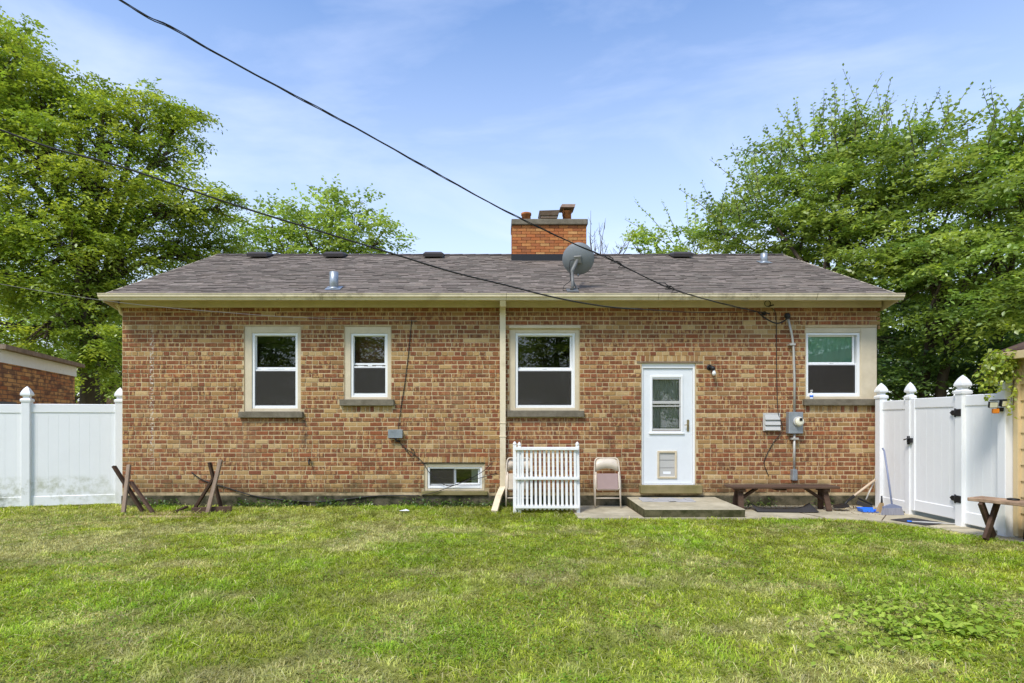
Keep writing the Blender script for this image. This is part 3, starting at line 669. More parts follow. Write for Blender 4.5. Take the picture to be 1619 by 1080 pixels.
# ---- windows
def rect_frame(mb, x0, x1, z0, z1, wl, wr, wb_, wt, y0, y1, ch=.003):
    mb.b2(x0, x0 + wl, y0, y1, z0, z1, ch); mb.b2(x1 - wr, x1, y0, y1, z0, z1, ch)
    mb.b2(x0 + wl, x1 - wr, y0 + .001, y1, z0, z0 + wb_, ch); mb.b2(x0 + wl, x1 - wr, y0 + .001, y1, z1 - wt, z1, ch)
def window(key, white, up_glass, lo_glass, lower_screen=True, cap=False, wtop=None):
    x0, x1, z0, z1 = ops[key]
    wn = empty('window', ((x0 + x1) / 2, 0.05, z0)); wn.parent = house; wn.location -= world_off(house)
    a, b, c, d = white; a, b, zt, zb = wx(a), wx(b), wz(c), wz(d)
    m_ = MB(); rect_frame(m_, x0 + .002, x1 - .002, z0 + .002, z1 - .002, a - x0 - .002, x1 - b - .002, zb - z0 - .002, z1 - zt - .002, 0.018, 0.10); m_.build('casing', M['tan'], wn)
    if cap:
        m_ = MB(); m_.b2(wx(804.5), wx(917.5), -.03, .02, wz(519.5), wz(514.5), .005); m_.build('head_cap', M['tan'], wn)
    e = 0.001
    m_ = MB(); rect_frame(m_, a + e, b - e, zb + e, zt - e, .042, .042, .042, .042, 0.035, 0.13); m_.build('frame', M['vinyl'], wn)
    for nm, g, yy in (('upper_sash', up_glass, 0.085), ('lower_sash', lo_glass, 0.055)):
        gx0_, gx1_, gz1_, gz0_ = wx(g[0]), wx(g[1]), wz(g[2]), wz(g[3])
        m_ = MB(); t = .036; rect_frame(m_, gx0_ - t, gx1_ + t, gz0_ - t, gz1_ + t, t, t, t, t, yy, yy + .03, .004); sash = m_.build(nm, M['vinyl'], wn)
        m_ = MB(); m_.b2(gx0_ - .004, gx1_ + .004, yy + .014, yy + .019, gz0_ - .004, gz1_ + .004); m_.build('pane', M['glass'], sash)
        if nm == 'lower_sash' and lower_screen:
            m_ = MB(); m_.add([(gx0_ - .01, yy - .004, gz0_ - .01), (gx1_ + .01, yy - .004, gz0_ - .01), (gx1_ + .01, yy - .004, gz1_ + .01), (gx0_ - .01, yy - .004, gz1_ + .01)], [(0, 1, 2, 3)])
            m_.build('insect_screen', M['screen'], sash)
        if nm == 'lower_sash':
            m_ = MB(); xm = (gx0_ + gx1_) / 2; zt_ = gz1_ + t
            m_.b2(xm - .035, xm + .035, yy - .002, yy + .03, zt_, zt_ + .018, .004)
            for q_ in (-.3, .3): m_.b2(xm + q_ * (gx1_ - gx0_) - .05, xm + q_ * (gx1_ - gx0_) + .05, yy + .004, yy + .03, zt_, zt_ + .008, .003)
            m_.build('sash_lock', M['vinyl'], sash)
    m_ = MB(); sx0, sx1, sz0, sz1 = sills[key]; m_.b2(sx0, sx1, -.065, 0.10, sz0, sz1, .006); m_.build('sill', M['sill'], wn)
    return wn
w1 = window('w1', (397.5, 470, 526, 646), (402.5, 465.5, 530.5, 580), (402.5, 465.5, 587, 640))
w2 = window('w2', (554, 612.5, 526.5, 628), (558.5, 606.5, 531, 573.5), (559.5, 608, 582, 620.5))
w3 = window('w3', (815, 909.5, 526, 645), (819, 902, 531, 580.5), (819.5, 903, 587, 639.5), lower_screen=True, cap=True)
w4 = window('w4', (1275.5, 1361.5, 525.5, 627), (1280, 1352.5, 531.5, 572), (1281, 1354, 577.5, 620))
m_ = MB(); m_.b2(wx(556), wx(611), .30, .31, wz(578), wz(527)); m_.build('blind', M['cardboard'], w2)
m_ = MB()
nn = 24
for i in range(nn):
    a, b = wx(1278) + (wx(1356) - wx(1278)) * i / nn, wx(1278) + (wx(1356) - wx(1278)) * (i + 1) / nn
    f_ = lambda t: .118 + .004 * math.sin(t * 9) + .003 * math.sin(t * 23)
    m_.add([(a, f_(i / 4), wz(574)), (b, f_((i + 1) / 4), wz(574)), (b, f_((i + 1) / 4 + .5), wz(528)), (a, f_(i / 4 + .5), wz(528))], [(0, 1, 2, 3)])
m_.build('green_blind', M['green_blind'], w4)
# corner panel beside the right window wraps the corner
m_ = MB(); m_.b2(wx(1362), HX1 + .002, .012, 1.3, ops['w4'][2] + .002, ops['w4'][3] - .002, .004); m_.build('corner_panel', M['tan'], w4)
# basement slider
x0, x1, z0, z1 = ops['bw']
bw = empty('basement_window', ((x0 + x1) / 2, .05, z0)); bw.parent = house; bw.location -= world_off(house)
m_ = MB(); rect_frame(m_, x0 + .002, x1 - .002, z0 + .002, z1 - .002, wx(675.5) - x0, x1 - wx(762.5), .03, z1 - wz(738), .02, .10); m_.build('casing', M['tan'], bw)
m_ = MB(); rect_frame(m_, wx(675.8), wx(762.2), wz(773), wz(738.3), .035, .035, .05, .03, .035, .12); m_.b2(wx(679), wx(759), .03, .05, wz(772), wz(770.4)); m_.build('frame', M['vinyl'], bw)
for (a, b, yy) in ((680.5, 716, .06), (720.5, 755.5, .085)):
    m_ = MB(); rect_frame(m_, wx(a) - .03, wx(b) + .03, wz(764.5) - .03, wz(742.5) + .03, .03, .03, .03, .03, yy, yy + .022); sa = m_.build('sash', M['vinyl'], bw)
    m_ = MB(); m_.b2(wx(a) - .003, wx(b) + .003, yy + .009, yy + .013, wz(764.5) - .003, wz(742.5) + .003); m_.build('pane', M['glass'], sa)
m_ = MB(); m_.add([(wx(678), .056, wz(766)), (wx(718), .056, wz(766)), (wx(718), .056, wz(741)), (wx(678), .056, wz(741))], [(0, 1, 2, 3)]); m_.build('insect_screen', M['screen'], bw)
m_ = MB(); m_.b2(wx(745), wx(758), .125, .14, wz(768), wz(740)); m_.build('curtain', M['curtain'], bw)
m_ = MB(); sx0, sx1, sz0, sz1 = sills['bw']; m_.b2(sx0, sx1, -.05, .10, sz0, sz1, .005); m_.build('sill', M['threshold'], bw)
m_ = MB(); m_.b2(wx(659), wx(768), -.004, .05, wz(732.8), wz(731.4)); m_.build('lintel', M['black'], bw)

# ---- door
x0, x1, z0, z1 = ops['door']
door = empty('door', ((x0 + x1) / 2, .05, z0)); door.parent = house; door.location -= world_off(house)
m_ = MB(); m_.b2(x0 + .002, wx(1017.5), .03, .13, z0, z1 - .002, .003); m_.b2(wx(1096.5), x1 - .002, .03, .13, z0, z1 - .002, .003); m_.b2(wx(1017.5), wx(1096.5), .032, .13, wz(582), z1 - .002, .003)
m_.b2(wx(1017.5), wx(1096.5), .02, .14, z0, wz(765.3), .002); m_.build('door_frame', M['vinyl'], door)
# slab with cut-outs for the light and the pet door
LX0, LX1, LZ0, LZ1 = wx(1032.5), wx(1078), wz(683), wz(599)
PX0, PX1, PZ0, PZ1 = wx(1043.5), wx(1068.5), wz(753.5), wz(716)
DX0, DX1, DZ0, DZ1 = wx(1018), wx(1096), wz(764.8), wz(582.6)
m_ = MB(); Y0, Y1 = .055, .098
for (a, b, c, d) in ((DX0, LX0, LZ0, DZ1), (LX1, DX1, LZ0, DZ1), (LX0, LX1, LZ1, DZ1), (DX0, PX0, DZ0, LZ0), (PX1, DX1, DZ0, LZ0), (PX0, PX1, DZ0, PZ0), (PX0, PX1, PZ1, LZ0)): m_.b2(a, b, Y0, Y1, c, d)
slab = m_.build('slab', M['door'], door)
m_ = MB(); rect_frame(m_, wx(1029.5), wx(1081), wz(684.5), wz(593), .032, .032, .03, .04, .038, .056, .006); m_.b2(wx(1027), wx(1083), .03, .056, wz(686.3), wz(684.2), .003); m_.build('light_trim', M['vinyl'], door)
m_ = MB(); rect_frame(m_, LX0 - .005, LX1 + .005, wz(681), LZ1 + .005, .012, .03, .035, .012, .05, .07, .003); m_.b2(LX0, LX1, .048, .075, wz(638.5), wz(634), .003); m_.b2(LX0, LX1, .044, .06, wz(643), wz(641), .002); m_.build('storm_sash', M['grey_plastic'], door)
m_ = MB(); m_.b2(LX0, LX1, .06, .07, wz(683.5), wz(680), .002); m_.build('red_strip', M['red'], door)
m_ = MB(); m_.b2(LX0, LX1, .078, .082, LZ0, LZ1); m_.build('pane', M['glass'], door)
m_ = MB(); n = 60
for i in range(n):
    xa, xb = LX0 + (LX1 - LX0) * i / n, LX0 + (LX1 - LX0) * (i + 1) / n
    fy = lambda t: .115 + .009 * math.sin(t * 1.25) + .005 * math.sin(t * .53 + 1)
    m_.add([(xa, fy(i), LZ0), (xb, fy(i + 1), LZ0), (xb, fy(i + 1), LZ1), (xa, fy(i), LZ1)], [(0, 1, 2, 3)], None, None, True)
m_.build('curtain', M['curtain'], door)
m_ = MB(); rect_frame(m_, wx(1040.5), wx(1071.5), wz(757), wz(713), .034, .034, .034, .034, .036, .056, .004); pet = m_.build('pet_door', M['tan'], door)
m_ = MB()
for (a, b) in ((716, 727.6), (728.4, 740), (740.6, 753.5)): m_.b2(PX0, PX1, .06, .066, wz(b), wz(a), .001)
m_.build('flap', M['grey_plastic'], pet)
m_ = MB(); m_.b2(wx(1050), wx(1062), .0585, .0605, wz(750), wz(746)); m_.build('sticker', M['paper'], pet)
m_ = MB(); m_.b2(wx(1087.5), wx(1091), .042, .056, wz(682), wz(663.5), .003); m_.tube([(wx(1089.2), .05, wz(671.5)), (wx(1089.2), .015, wz(671.5)), (wx(1088), .008, wz(671.5)), (wx(1082.5), .008, wz(672))], .008, 8); m_.build('handle', M['brass'], door)
m_ = MB(); m_.b2(wx(1007), wx(1111), -.01, .05, wz(573.6), wz(571.8)); m_.build('lintel', M['rust'], door)
m_ = MB(); sx0, sx1, sz0, sz1 = sills['door']; m_.b2(sx0, sx1, -.10, .13, sz0, sz1, .008); m_.build('threshold', M['threshold'], door)

# ================================================================== STOOP
st = MB()
sx0, sx1, sy0 = 2.205, 3.72, -1.235
st.add([(sx0, sy0, .155), (sx1, sy0, .155), (sx1, -.014, .178), (sx0, -.014, .178), (sx0, sy0, -.02), (sx1, sy0, -.02), (sx1, -.014, -.02), (sx0, -.014, -.02)],
       [(0, 1, 2, 3)])
stoop = empty('door_stoop', ((sx0 + sx1) / 2, -.6, 0), 'low concrete stoop with mossy sides in front of the white door', 'stoop')
tp = MB(); tp.add([(sx0 + .008, sy0 + .008, .156), (sx1 - .008, sy0 + .008, .156), (sx1 - .008, -.014, .178), (sx0 + .008, -.014, .178), (sx0, sy0, .146), (sx1, sy0, .146), (sx1, -.014, .168), (sx0, -.014, .168)],
                 [(0, 1, 2, 3), (0, 4, 5, 1), (1, 5, 6, 2), (3, 7, 4, 0)]); tp.build('top', M['conc'], stoop)
tp = MB(); tp.add([(sx0 + .001, sy0 + .001, .1465), (sx1 - .001, sy0 + .001, .1465), (sx1 - .001, -.014, .168), (sx0 + .001, -.014, .168), (sx0 + .004, sy0 + .006, .03), (sx1 - .004, sy0 + .006, .03), (sx1 - .004, -.014, .03), (sx0 + .004, -.014, .03)],
                 [(0, 1, 5, 4), (1, 2, 6, 5), (3, 0, 4, 7), (4, 5, 6, 7)]); tp.build('side', M['stoop_side'], stoop)
dm = MB()
a0 = Matrix.Rotation(R(-2), 3, 'Z')
n = 8
for i in range(n):
    for j in range(3):
        def q(u, v_):
            p = a0 @ Vector(((u / n - .5) * .86, (v_ / 3 - .5) * .36, 0)); z = .1705 + (p.y) * .018 + .008 + .006 * math.sin(u * 1.7) * (1 if v_ in (0, 3) else .3)
            return (2.78 + p.x, -.38 + p.y, z)
        dm.add([q(i, j), q(i + 1, j), q(i + 1, j + 1), q(i, j + 1)], [(0, 1, 2, 3)])
mt = dm.build('door_mat', M['grey_mat'], None, (2.78, -.38, .176)); tag(mt, 'flat pale grey door mat lying on the stoop below the white door', 'door mat')
mod = mt.modifiers.new('thick', 'SOLIDIFY'); mod.thickness = .008

# ================================================================== VINYL FENCES
CAP = [(.064, 0), (.074, 0), (.076, .035), (.066, .05), (.046, .058), (.042, .085), (.05, .097), (.07, .105), (.074, .118), (.07, .145), (.054, .185), (.034, .222), (.014, .248), (.001, .262)]
def post(parent, x, y, z0, z1, ang_, wd=.127):
    pm = MB(); Mz = Matrix.Rotation(ang_, 4, 'Z'); pm.box((x, y, (z0 + z1) / 2), (wd, wd, z1 - z0), Mz, .006); po = pm.build('post', M['fence'], parent)
    cm_ = MB(); sc_ = wd / .127; cm_.lathe([(r_ * sc_, z) for r_, z in CAP], (x, y, z1), 8, Matrix.Rotation(ang_, 3, 'Z'), False, 0, True); cm_.build('post_cap', M['vinyl'], po)
    return po
def panel(parent, a, b, z0, z1, name='rail', gap_b=.05):
    a, b = Vector((a[0], a[1], 0)), Vector((b[0], b[1], 0)); d = b - a; l = d.length; an = math.atan2(d.y, d.x); Mz = Matrix.Rotation(an, 4, 'Z')
    mid = (a + b) / 2
    for nm, zc, hh in (('top_rail', z1 - .075, .15), ('bottom_rail', z0 + .085, .17)):
        m_ = MB(); m_.box((mid.x, mid.y, zc), (l, .045, hh), Mz, .008); m_.build(nm, M['fence'], parent)
    npl = max(2, int(round(l / .152))); wp = l / npl
    u = d.normalized()
    for i in range(npl):
        c = a + u * (i + .5) * wp
        m_ = MB(); m_.box((c.x, c.y, (z0 + z1) / 2), (wp - .0006, .022, z1 - z0 - .2), Mz, .0012); m_.build('plank', M['fence'], parent)
lf = empty('vinyl_fence', (-7.5, .1, 0), 'white vinyl privacy fence with pointed post caps left of the brick house', 'fence')
FA, FB, FL = (-8.0, -.12), (-6.66, .25), (-10.4, -.78)
fan = math.atan2(FB[1] - FA[1], FB[0] - FA[0])
post(lf, *FA, -.1, 1.81, fan); post(lf, *FB, -.1, 1.81, fan); post(lf, *FL, -.1, 1.81, fan)
panel(lf, FA, FB, .03, 1.775); panel(lf, FL, FA, .03, 1.765)
rf = empty('vinyl_gate_fence', (6.44, -1.4, .03), 'white vinyl fence with a closed gate between the brick house and the tan outbuilding', 'fence')
GX = 6.44
yp = [-0.21, -0.90, -1.93, -2.66]
for i, yy in enumerate(yp): post(rf, GX, yy, .02, 1.86 if i != 1 else 1.83, R(90), .127 if i != 1 else .10) if i < 3 else None
m_ = MB(); m_.b2(GX - .065, GX + .065, yp[3] - .02, yp[3] + .1, .02, 1.98, .006); m_.build('post', M['fence'], rf)
panel(rf, (GX, yp[0] - .06), (GX, yp[1] + .05), .05, 1.815)
panel(rf, (GX, yp[2] - .063), (GX, yp[3] + .1), .07, 1.84)
gate = empty('gate', (0, 0, 0)); gate.parent = rf; gate.location = Vector((GX, (yp[1] + yp[2]) / 2, .1)) - rf.location
panel(gate, (GX, yp[1] - .06), (GX, yp[2] + .068), .10, 1.83)
m_ = MB(); m_.b2(GX - .028, GX + .028, yp[1] - .13, yp[1] - .058, .10, 1.835, .005); m_.b2(GX - .028, GX + .028, yp[2] + .066, yp[2] + .135, .10, 1.845, .005); m_.build('stile', M['fence'], gate)
for zz in (1.60, .40):
    m_ = MB(); yy = yp[2] + .05
    m_.b2(GX - .075, GX - .03, yy - .035, yy + .0, zz - .05, zz + .05, .004); m_.b2(GX - .045, GX - .026, yy + .0, yy + .10, zz - .035, zz + .035, .004); m_.b2(GX - .075, GX - .06, yy - .1, yy - .03, zz - .05, zz + .05, .004)
    m_.lathe([(.014, -.06), (.014, .06)], (GX - .065, yy, zz), 10); m_.prism([(yy + .1, zz - .03), (yy + .135, zz), (yy + .1, zz + .03)], 'X', GX - .04, GX - .028); m_.build('hinge', M['black'], gate)
m_ = MB(); yy = yp[1] - .06
m_.b2(GX - .08, GX - .03, yy - .05, yy + .03, 1.15, 1.22, .006); m_.lathe([(.02, -.06), (.02, .07)], (GX - .07, yy, 1.18), 10); m_.tube([(GX - .07, yy - .02, 1.2), (GX - .11, yy - .03, 1.21), (GX - .12, yy + .03, 1.19)], .009, 8); m_.build('latch', M['black'], gate)

# ================================================================== WALL FITTINGS
def V3(px, py, y=-.0): return Vector((wx(px), y, wz(py)))
# meter with conduit
em = empty('electric_meter', (wx(1253), -.05, wz(686)), 'grey electric meter box with round dial and tall conduit right of the door', 'meter')
m_ = MB(); m_.b2(wx(1242.5), wx(1265), -.11, .005, wz(685.5), wz(651.5), .008); m_.build('box', M['galv'], em)
Rm = Matrix.Rotation(R(90), 3, 'X')
m_ = MB(); m_.lathe([(.085, 0), (.085, .03), (.078, .034)], (wx(1256.5), -.108, wz(666.5)), 24, Rm); m_.build('collar', M['grey_plastic'], em)
m_ = MB(); m_.lathe([(.072, 0), (.072, .03), (.066, .042), (.03, .044)], (wx(1256.8), -.138, wz(666.8)), 24, Rm); dial = m_.build('dial', M['led'], em)
m_ = MB(); m_.b2(wx(1255.5), wx(1260), -.190, -.178, wz(665.5), wz(661), .001); m_.build('readout', M['black'], dial)
m_ = MB(); m_.tube([V3(1253, 651, -.06), V3(1253.2, 600, -.06), V3(1251.5, 547, -.06), V3(1249, 530, -.06), V3(1242, 506, -.09)], .019, 10)
m_.tube([V3(1253, 686, -.06), V3(1253.2, 745, -.05)], .02, 10); cond = m_.build('conduit', M['conduit'], em)
m_ = MB(); m_.b2(wx(1249.5), wx(1257), -.09, .004, wz(759), wz(742), .006); m_.build('conduit_box', M['galv'], em)
m_ = MB(); m_.lathe([(.03, -.03), (.045, 0), (.05, .03), (.04, .06), (.015, .075)], V3(1241, 503, -.10), 12, Matrix.Rotation(R(-18), 3, 'Y')); m_.build('weatherhead', M['black'], em)
m_ = MB(); m_.b2(wx(1245), wx(1254), -.09, .004, wz(547), wz(544), .002); m_.b2(wx(1248), wx(1259), -.09, .004, wz(695), wz(692), .002); m_.build('strap', M['conduit'], em)
# dryer vent hood
dv = empty('dryer_vent', (wx(1219.5), -.03, wz(681)), 'white louvred dryer vent hood on the brick wall left of the meter', 'vent')
m_ = MB(); m_.b2(wx(1206), wx(1233), -.018, .004, wz(681.5), wz(653), .004); m_.build('plate', M['grey_plastic'], dv)
for i in range(3):
    zt_ = wz(656 + i * 8.3); m_ = MB(); a, b = wx(1208), wx(1232 - (i == 0))
    m_.prism([(-.018, zt_), (-.03, zt_), (-.058, zt_ - .082), (-.05, zt_ - .086), (-.018, zt_ - .06)], 'X', a, b); m_.build('louvre', M['grey_plastic'], dv)
# wall lamp with bare bulb
wl = empty('wall_lamp', (wx(1123), -.05, wz(582)), 'black wall lamp holder with a bare bulb right of the white door', 'lamp')
m_ = MB(); m_.lathe([(.05, 0), (.05, .02), (.035, .03)], V3(1121.5, 581, 0.012), 16, Rm); m_.tube([V3(1121.5, 581, -.01), V3(1122, 580.5, -.07), V3(1124, 583, -.10), V3(1125, 586, -.105)], [.022, .028, .036, .034], 12); m_.build('lamp_holder', M['black'], wl)
m_ = MB(); m_.lathe([(.014, .05), (.016, .03), (.03, 0), (.033, -.022), (.024, -.045), (.006, -.056)], V3(1125.2, 589.5, -.108), 14); m_.build('bulb', M['bulb'], wl)
# junction box and its cable
jb_ = empty('junction_box', (wx(626), -.04, wz(692)), 'small grey junction box on the brick wall below the narrow window', 'box')
m_ = MB(); m_.b2(wx(615.5), wx(637), -.085, .004, wz(692), wz(679.5), .005); m_.build('box', M['galv'], jb_)
m_ = MB(); m_.b2(wx(615), wx(637.6), -.092, -.083, wz(692.4), wz(679), .002); m_.build('lid', M['galv'], jb_)
m_ = MB(); m_.tube([V3(626, 692, -.05), V3(627, 697, -.05), V3(633, 698, -.03)], .016, 8); m_.build('fitting', M['black'], jb_)
sp = empty('hose_tap', (wx(491), -.05, wz(730)), 'small dark outdoor tap on the brick wall below the left window', 'tap')
m_ = MB(); m_.tube([V3(490, 727, .01), V3(490, 728, -.06), V3(491, 731, -.09), V3(492, 735, -.1)], [.016, .016, .014, .012], 8); m_.build('spout', M['black'], sp)
m_ = MB(); m_.lathe([(.028, 0), (.028, .008)], V3(490, 724, -.06), 10); m_.tube([V3(490, 728, -.06), V3(490, 724, -.06)], .006, 6); m_.build('handle', M['rust'], sp)
bt = empty('spray_bottle', (wx(1281.5), -.03, wz(631)), 'small clear spray bottle with blue label on the right window sill', 'bottle')
m_ = MB(); m_.lathe([(.026, 0), (.028, .01), (.028, .08), (.022, .1), (.012, .115), (.012, .125)], (wx(1281.5), -.03, wz(631)), 14); m_.build('body', M['paper'], bt)
m_ = MB(); m_.lathe([(.0288, .03), (.0288, .065)], (wx(1281.5), -.03, wz(631)), 14); m_.build('bottle_label', M['blue'], bt)
m_ = MB(); m_.box((wx(1281), -.04, wz(631) + .14), (.022, .055, .03), None, .005); m_.build('trigger', M['grey_plastic'], bt)

# ================================================================== SATELLITE DISH
bp_ = roof_pt(905, 461)
sdh = empty('satellite_dish', bp_, 'grey satellite dish on a bent mast on the shingle roof', 'satellite dish')
m_ = MB(); top = bp_ + Vector((.0, .04, .34))
m_.tube([bp_ + Vector((0, 0, -.01)), bp_ + Vector((0.0, -.02, .12)), top], .024, 10); m_.build('mast', M['mast'], sdh)
m_ = MB(); Ms = Matrix.Rotation(ang, 4, 'X'); m_.box(bp_ + Vector((0, 0, .022)), (.2, .22, .012), Ms, .003); m_.beam(bp_ + Vector((.09, .1, .06)), top - Vector((0, 0, .12)), .02, .02); m_.build('foot', M['mast'], sdh)
dc = P(914, 409.5, bp_.y + CAMD + .12); nrm = Vector((.22, .90, .38)).normalized()
Q = nrm.to_track_quat('Z', 'Y').to_matrix()
m_ = MB(); pr = [(.001, -.075), (.08, -.068), (.16, -.048), (.22, -.02), (.268, .008), (.272, .014), (.262, .012), (.2, -.02), (.1, -.055), (.001, -.066)]
m_.lathe(pr, dc, 36, Q); m_.build('reflector', M['dish'], sdh)
m_ = MB(); bk = dc - nrm * .09
m_.box(bk, (.13, .13, .05), Q.to_4x4(), .01); m_.tube([top - Vector((0, 0, .05)), top + Vector((0, .01, .02)), bk], .032, 10); m_.build('bracket', M['mast'], sdh)
m_ = MB(); m_.tube([dc - Vector((.0, 0, .26)), dc + Vector((.03, .22, -.24)), dc + Vector((.09, .40, -.12))], .012, 8); m_.box(dc + Vector((.09, .42, -.1)), (.06, .1, .06), Q.to_4x4(), .01); m_.build('feed_arm', M['galv'], sdh)
m_ = MB(); m_.tube([bk + Vector((-.05, 0, .0)), bk + Vector((-.13, -.02, -.02)), bk + Vector((-.14, 0, -.14)), top + Vector((-.03, -.04, -.16)), top + Vector((-.14, -.04, -.24)), top + Vector((-.16, -.03, -.32)), top + Vector((-.05, -.04, -.33)), bp_ + Vector((-.03, -.04, .04))], .007, 6); m_.build('cable', M['wire'], sdh)

# ================================================================== CABLES
def plan_pts(A, B, px, ext=None):
    """points of a hanging cable whose plan runs straight from A to B (x, distance); the photo gives its height at each pixel column"""
    out = []
    for (x, y) in px:
        k = (x - CX) / F; t = (k * A[1] - A[0]) / ((B[0] - A[0]) - k * (B[1] - A[1]))
        d = A[1] + (B[1] - A[1]) * t; out.append(P(x, y, d))
    return out
def smooth_path(pts, n=6):
    out = []; q = [pts[0]] + pts + [pts[-1]]
    for i in range(1, len(q) - 2):
        for k in range(n):
            t = k / n; a, b, c, d = q[i - 1], q[i], q[i + 1], q[i + 2]
            out.append(.5 * ((2 * b) + (c - a) * t + (2 * a - 5 * b + 4 * c - d) * t * t + (3 * b - a - 3 * c + d) * t ** 3))
    return out + [pts[-1]]
ANCH = (wx(1200), 9.88)
sp_px = [(1198, 493), (1130, 477), (1060, 456), (1010, 433), (960, 408), (900, 382), (800, 334), (690, 274), (580, 212), (460, 148), (345, 86), (270, 43), (190, 0)]
pts = smooth_path(plan_pts(ANCH, (-3.25, 5.0), sp_px) + [P(190, 0, 5.0) + Vector((-1.2, -.75, .62)), P(190, 0, 5.0) + Vector((-4.0, -2.5, 2.2))])
sv_ = empty('service_drop', pts[0], 'thick twisted black service cable hanging from upper left down to the eaves', 'cable')
for ph in range(3):
    m_ = MB(); pp = []
    acc = 0
    for i, p in enumerate(pts):
        if i: acc += (p - pts[i - 1]).length
        th = acc * 5.0 + ph * 2.094; r_ = .005 + .005 * math.sin(acc * 2.3) ** 2
        pp.append(p + Vector((math.cos(th) * .3 * r_, math.cos(th) * r_, math.sin(th) * r_)))
    m_.tube(pp, [.0048 if ph else .0038] * len(pp), 6); m_.build('strand', M['wire'], sv_)
for (cxp, cyp) in ((965, 410), (978, 418), (1062, 457), (1052, 452)):
    c = plan_pts(ANCH, (-3.25, 5.0), [(cxp, cyp)])[0]; m_ = MB()
    m_.tube([c + Vector((-.10, -.01, .045)), c + Vector((-.02, -.03, .035)), c + Vector((.04, -.01, .0)), c + Vector((.0, .02, -.045)), c + Vector((.09, 0, -.05))], .008, 6)
    m_.build('splice', M['wire'], sv_)
m_ = MB(); m_.tube(smooth_path([pts[0], V3(1206, 505, -.10), V3(1222, 513, -.12), V3(1235, 509, -.12), V3(1241, 502, -.12)]), .012, 6)
m_.tube(smooth_path([pts[0], V3(1205, 496, -.09), V3(1215, 497, -.05)]), .010, 6); m_.build('drip_loop', M['wire'], sv_)
ins = empty('cable_anchor', V3(1212, 490, -.03), 'dark cable anchor hook and insulator under the eaves near the meter', 'anchor')
m_ = MB(); m_.lathe([(.02, 0), (.035, .01), (.02, .03), (.035, .05), (.02, .07)], V3(1207, 496, 0.01), 12, Rm); m_.tube([V3(1212, 485.5, .0), V3(1215, 485, -.09), V3(1219, 484, -.1)], .012, 8); m_.build('insulator', M['black'], ins)
m_ = MB(); m_.tube([V3(1211 + 4.6 * math.cos(a), 481 + 4.6 * math.sin(a), -.06) for a in np.linspace(0, 6.28, 16)], .006, 6); m_.build('ring', M['black'], ins)
px2 = [(1195, 493), (1100, 494), (1030, 490), (960, 485), (880, 471), (800, 451), (715, 430), (630, 404), (510, 367), (380, 327), (190, 263), (0, 205)]
p2 = smooth_path(plan_pts((wx(1195), 9.93), (-5.6, 6.4), px2) + [P(0, 205, 6.4) + Vector((-2.2, -1.0, .85))])
m_ = MB(); m_.tube(p2, [.006] * 14 + [.0115] * (len(p2) - 14), 6)
tag(m_.build('telephone_cable', M['wire'], None, p2[0]), 'single dark cable sagging from the left edge across the roof to the eaves', 'cable')
px3 = [(652, 507), (540, 504), (450, 501), (355, 494), (270, 487), (178, 477), (90, 464), (0, 449)]
p3 = smooth_path([V3(650, 509, -.01)] + plan_pts((wx(652), 9.95), (-7.6, 9.0), px3) + [P(0, 449, 8.6) + Vector((-3, -.6, .5))])
m_ = MB(); m_.tube(p3, .0048, 6)
tag(m_.build('thin_cable', M['wire_grey'], None, p3[0]), 'thin grey cable running from the left edge along the top of the brick wall', 'cable')
m_ = MB(); m_.tube(smooth_path([V3(651, 506, -.012), V3(648, 540, -.012), V3(641, 600, -.012), V3(634, 645, -.012), V3(630, 679, -.03)]), .007, 6)
tag(m_.build('drop_cable', M['wire'], None, V3(630, 679)), 'dark cable running down the brick to the small junction box', 'cable')
m_ = MB(); m_.tube(smooth_path([V3(631, 698, -.02), V3(640, 708, -.02), V3(652, 716, -.02), V3(668, 730, -.02), V3(680, 748, -.02), V3(700, 765, .0), V3(716, 768, 0), V3(745, 756, -.01), V3(765, 744, -.03), V3(778, 731, -.012)]), .006, 6)
m_.tube(smooth_path([V3(668, 782, -.07), V3(690, 777, -.07), V3(730, 763, -.03), V3(765, 754, -.02), V3(785, 748, -.012)]), .006, 6)
m_.tube(smooth_path([V3(640, 709, -.02), V3(652, 722, -.02), V3(655, 713, -.02), V3(648, 708, -.02)]), .006, 6)
tag(m_.build('window_cable', M['wire'], None, V3(631, 698)), 'tangled dark cable hanging across the small basement window', 'cable')
m_ = MB(); m_.tube(smooth_path([V3(304, 747, -.02), V3(318, 757, -.02), V3(335, 764, -.02), V3(360, 771, -.02), V3(400, 783, -.03), V3(450, 790, -.03), V3(500, 793, -.03), V3(545, 789, -.03), V3(600, 783.5, -.03), V3(664, 783, -.06)]), .010, 6)
tag(m_.build('ground_cable', M['wire'], None, V3(360, 771)), 'black hose-like cable sagging along the foot of the wall', 'cable')
m_ = MB(); m_.tube(smooth_path([V3(1219, 488, -.02), V3(1226, 500, -.02), V3(1227, 560, -.012), V3(1228, 620, -.012), V3(1229, 653, -.03), V3(1234, 672, -.06), V3(1234, 684, -.03), V3(1222, 700, -.012), V3(1209, 725, -.012), V3(1208, 735, -.012), V3(1215, 753, -.012)]), .006, 6)
tag(m_.build('wall_cable', M['wire'], None, V3(1219, 488)), 'thin dark cable running down the brick past the dryer vent', 'cable')

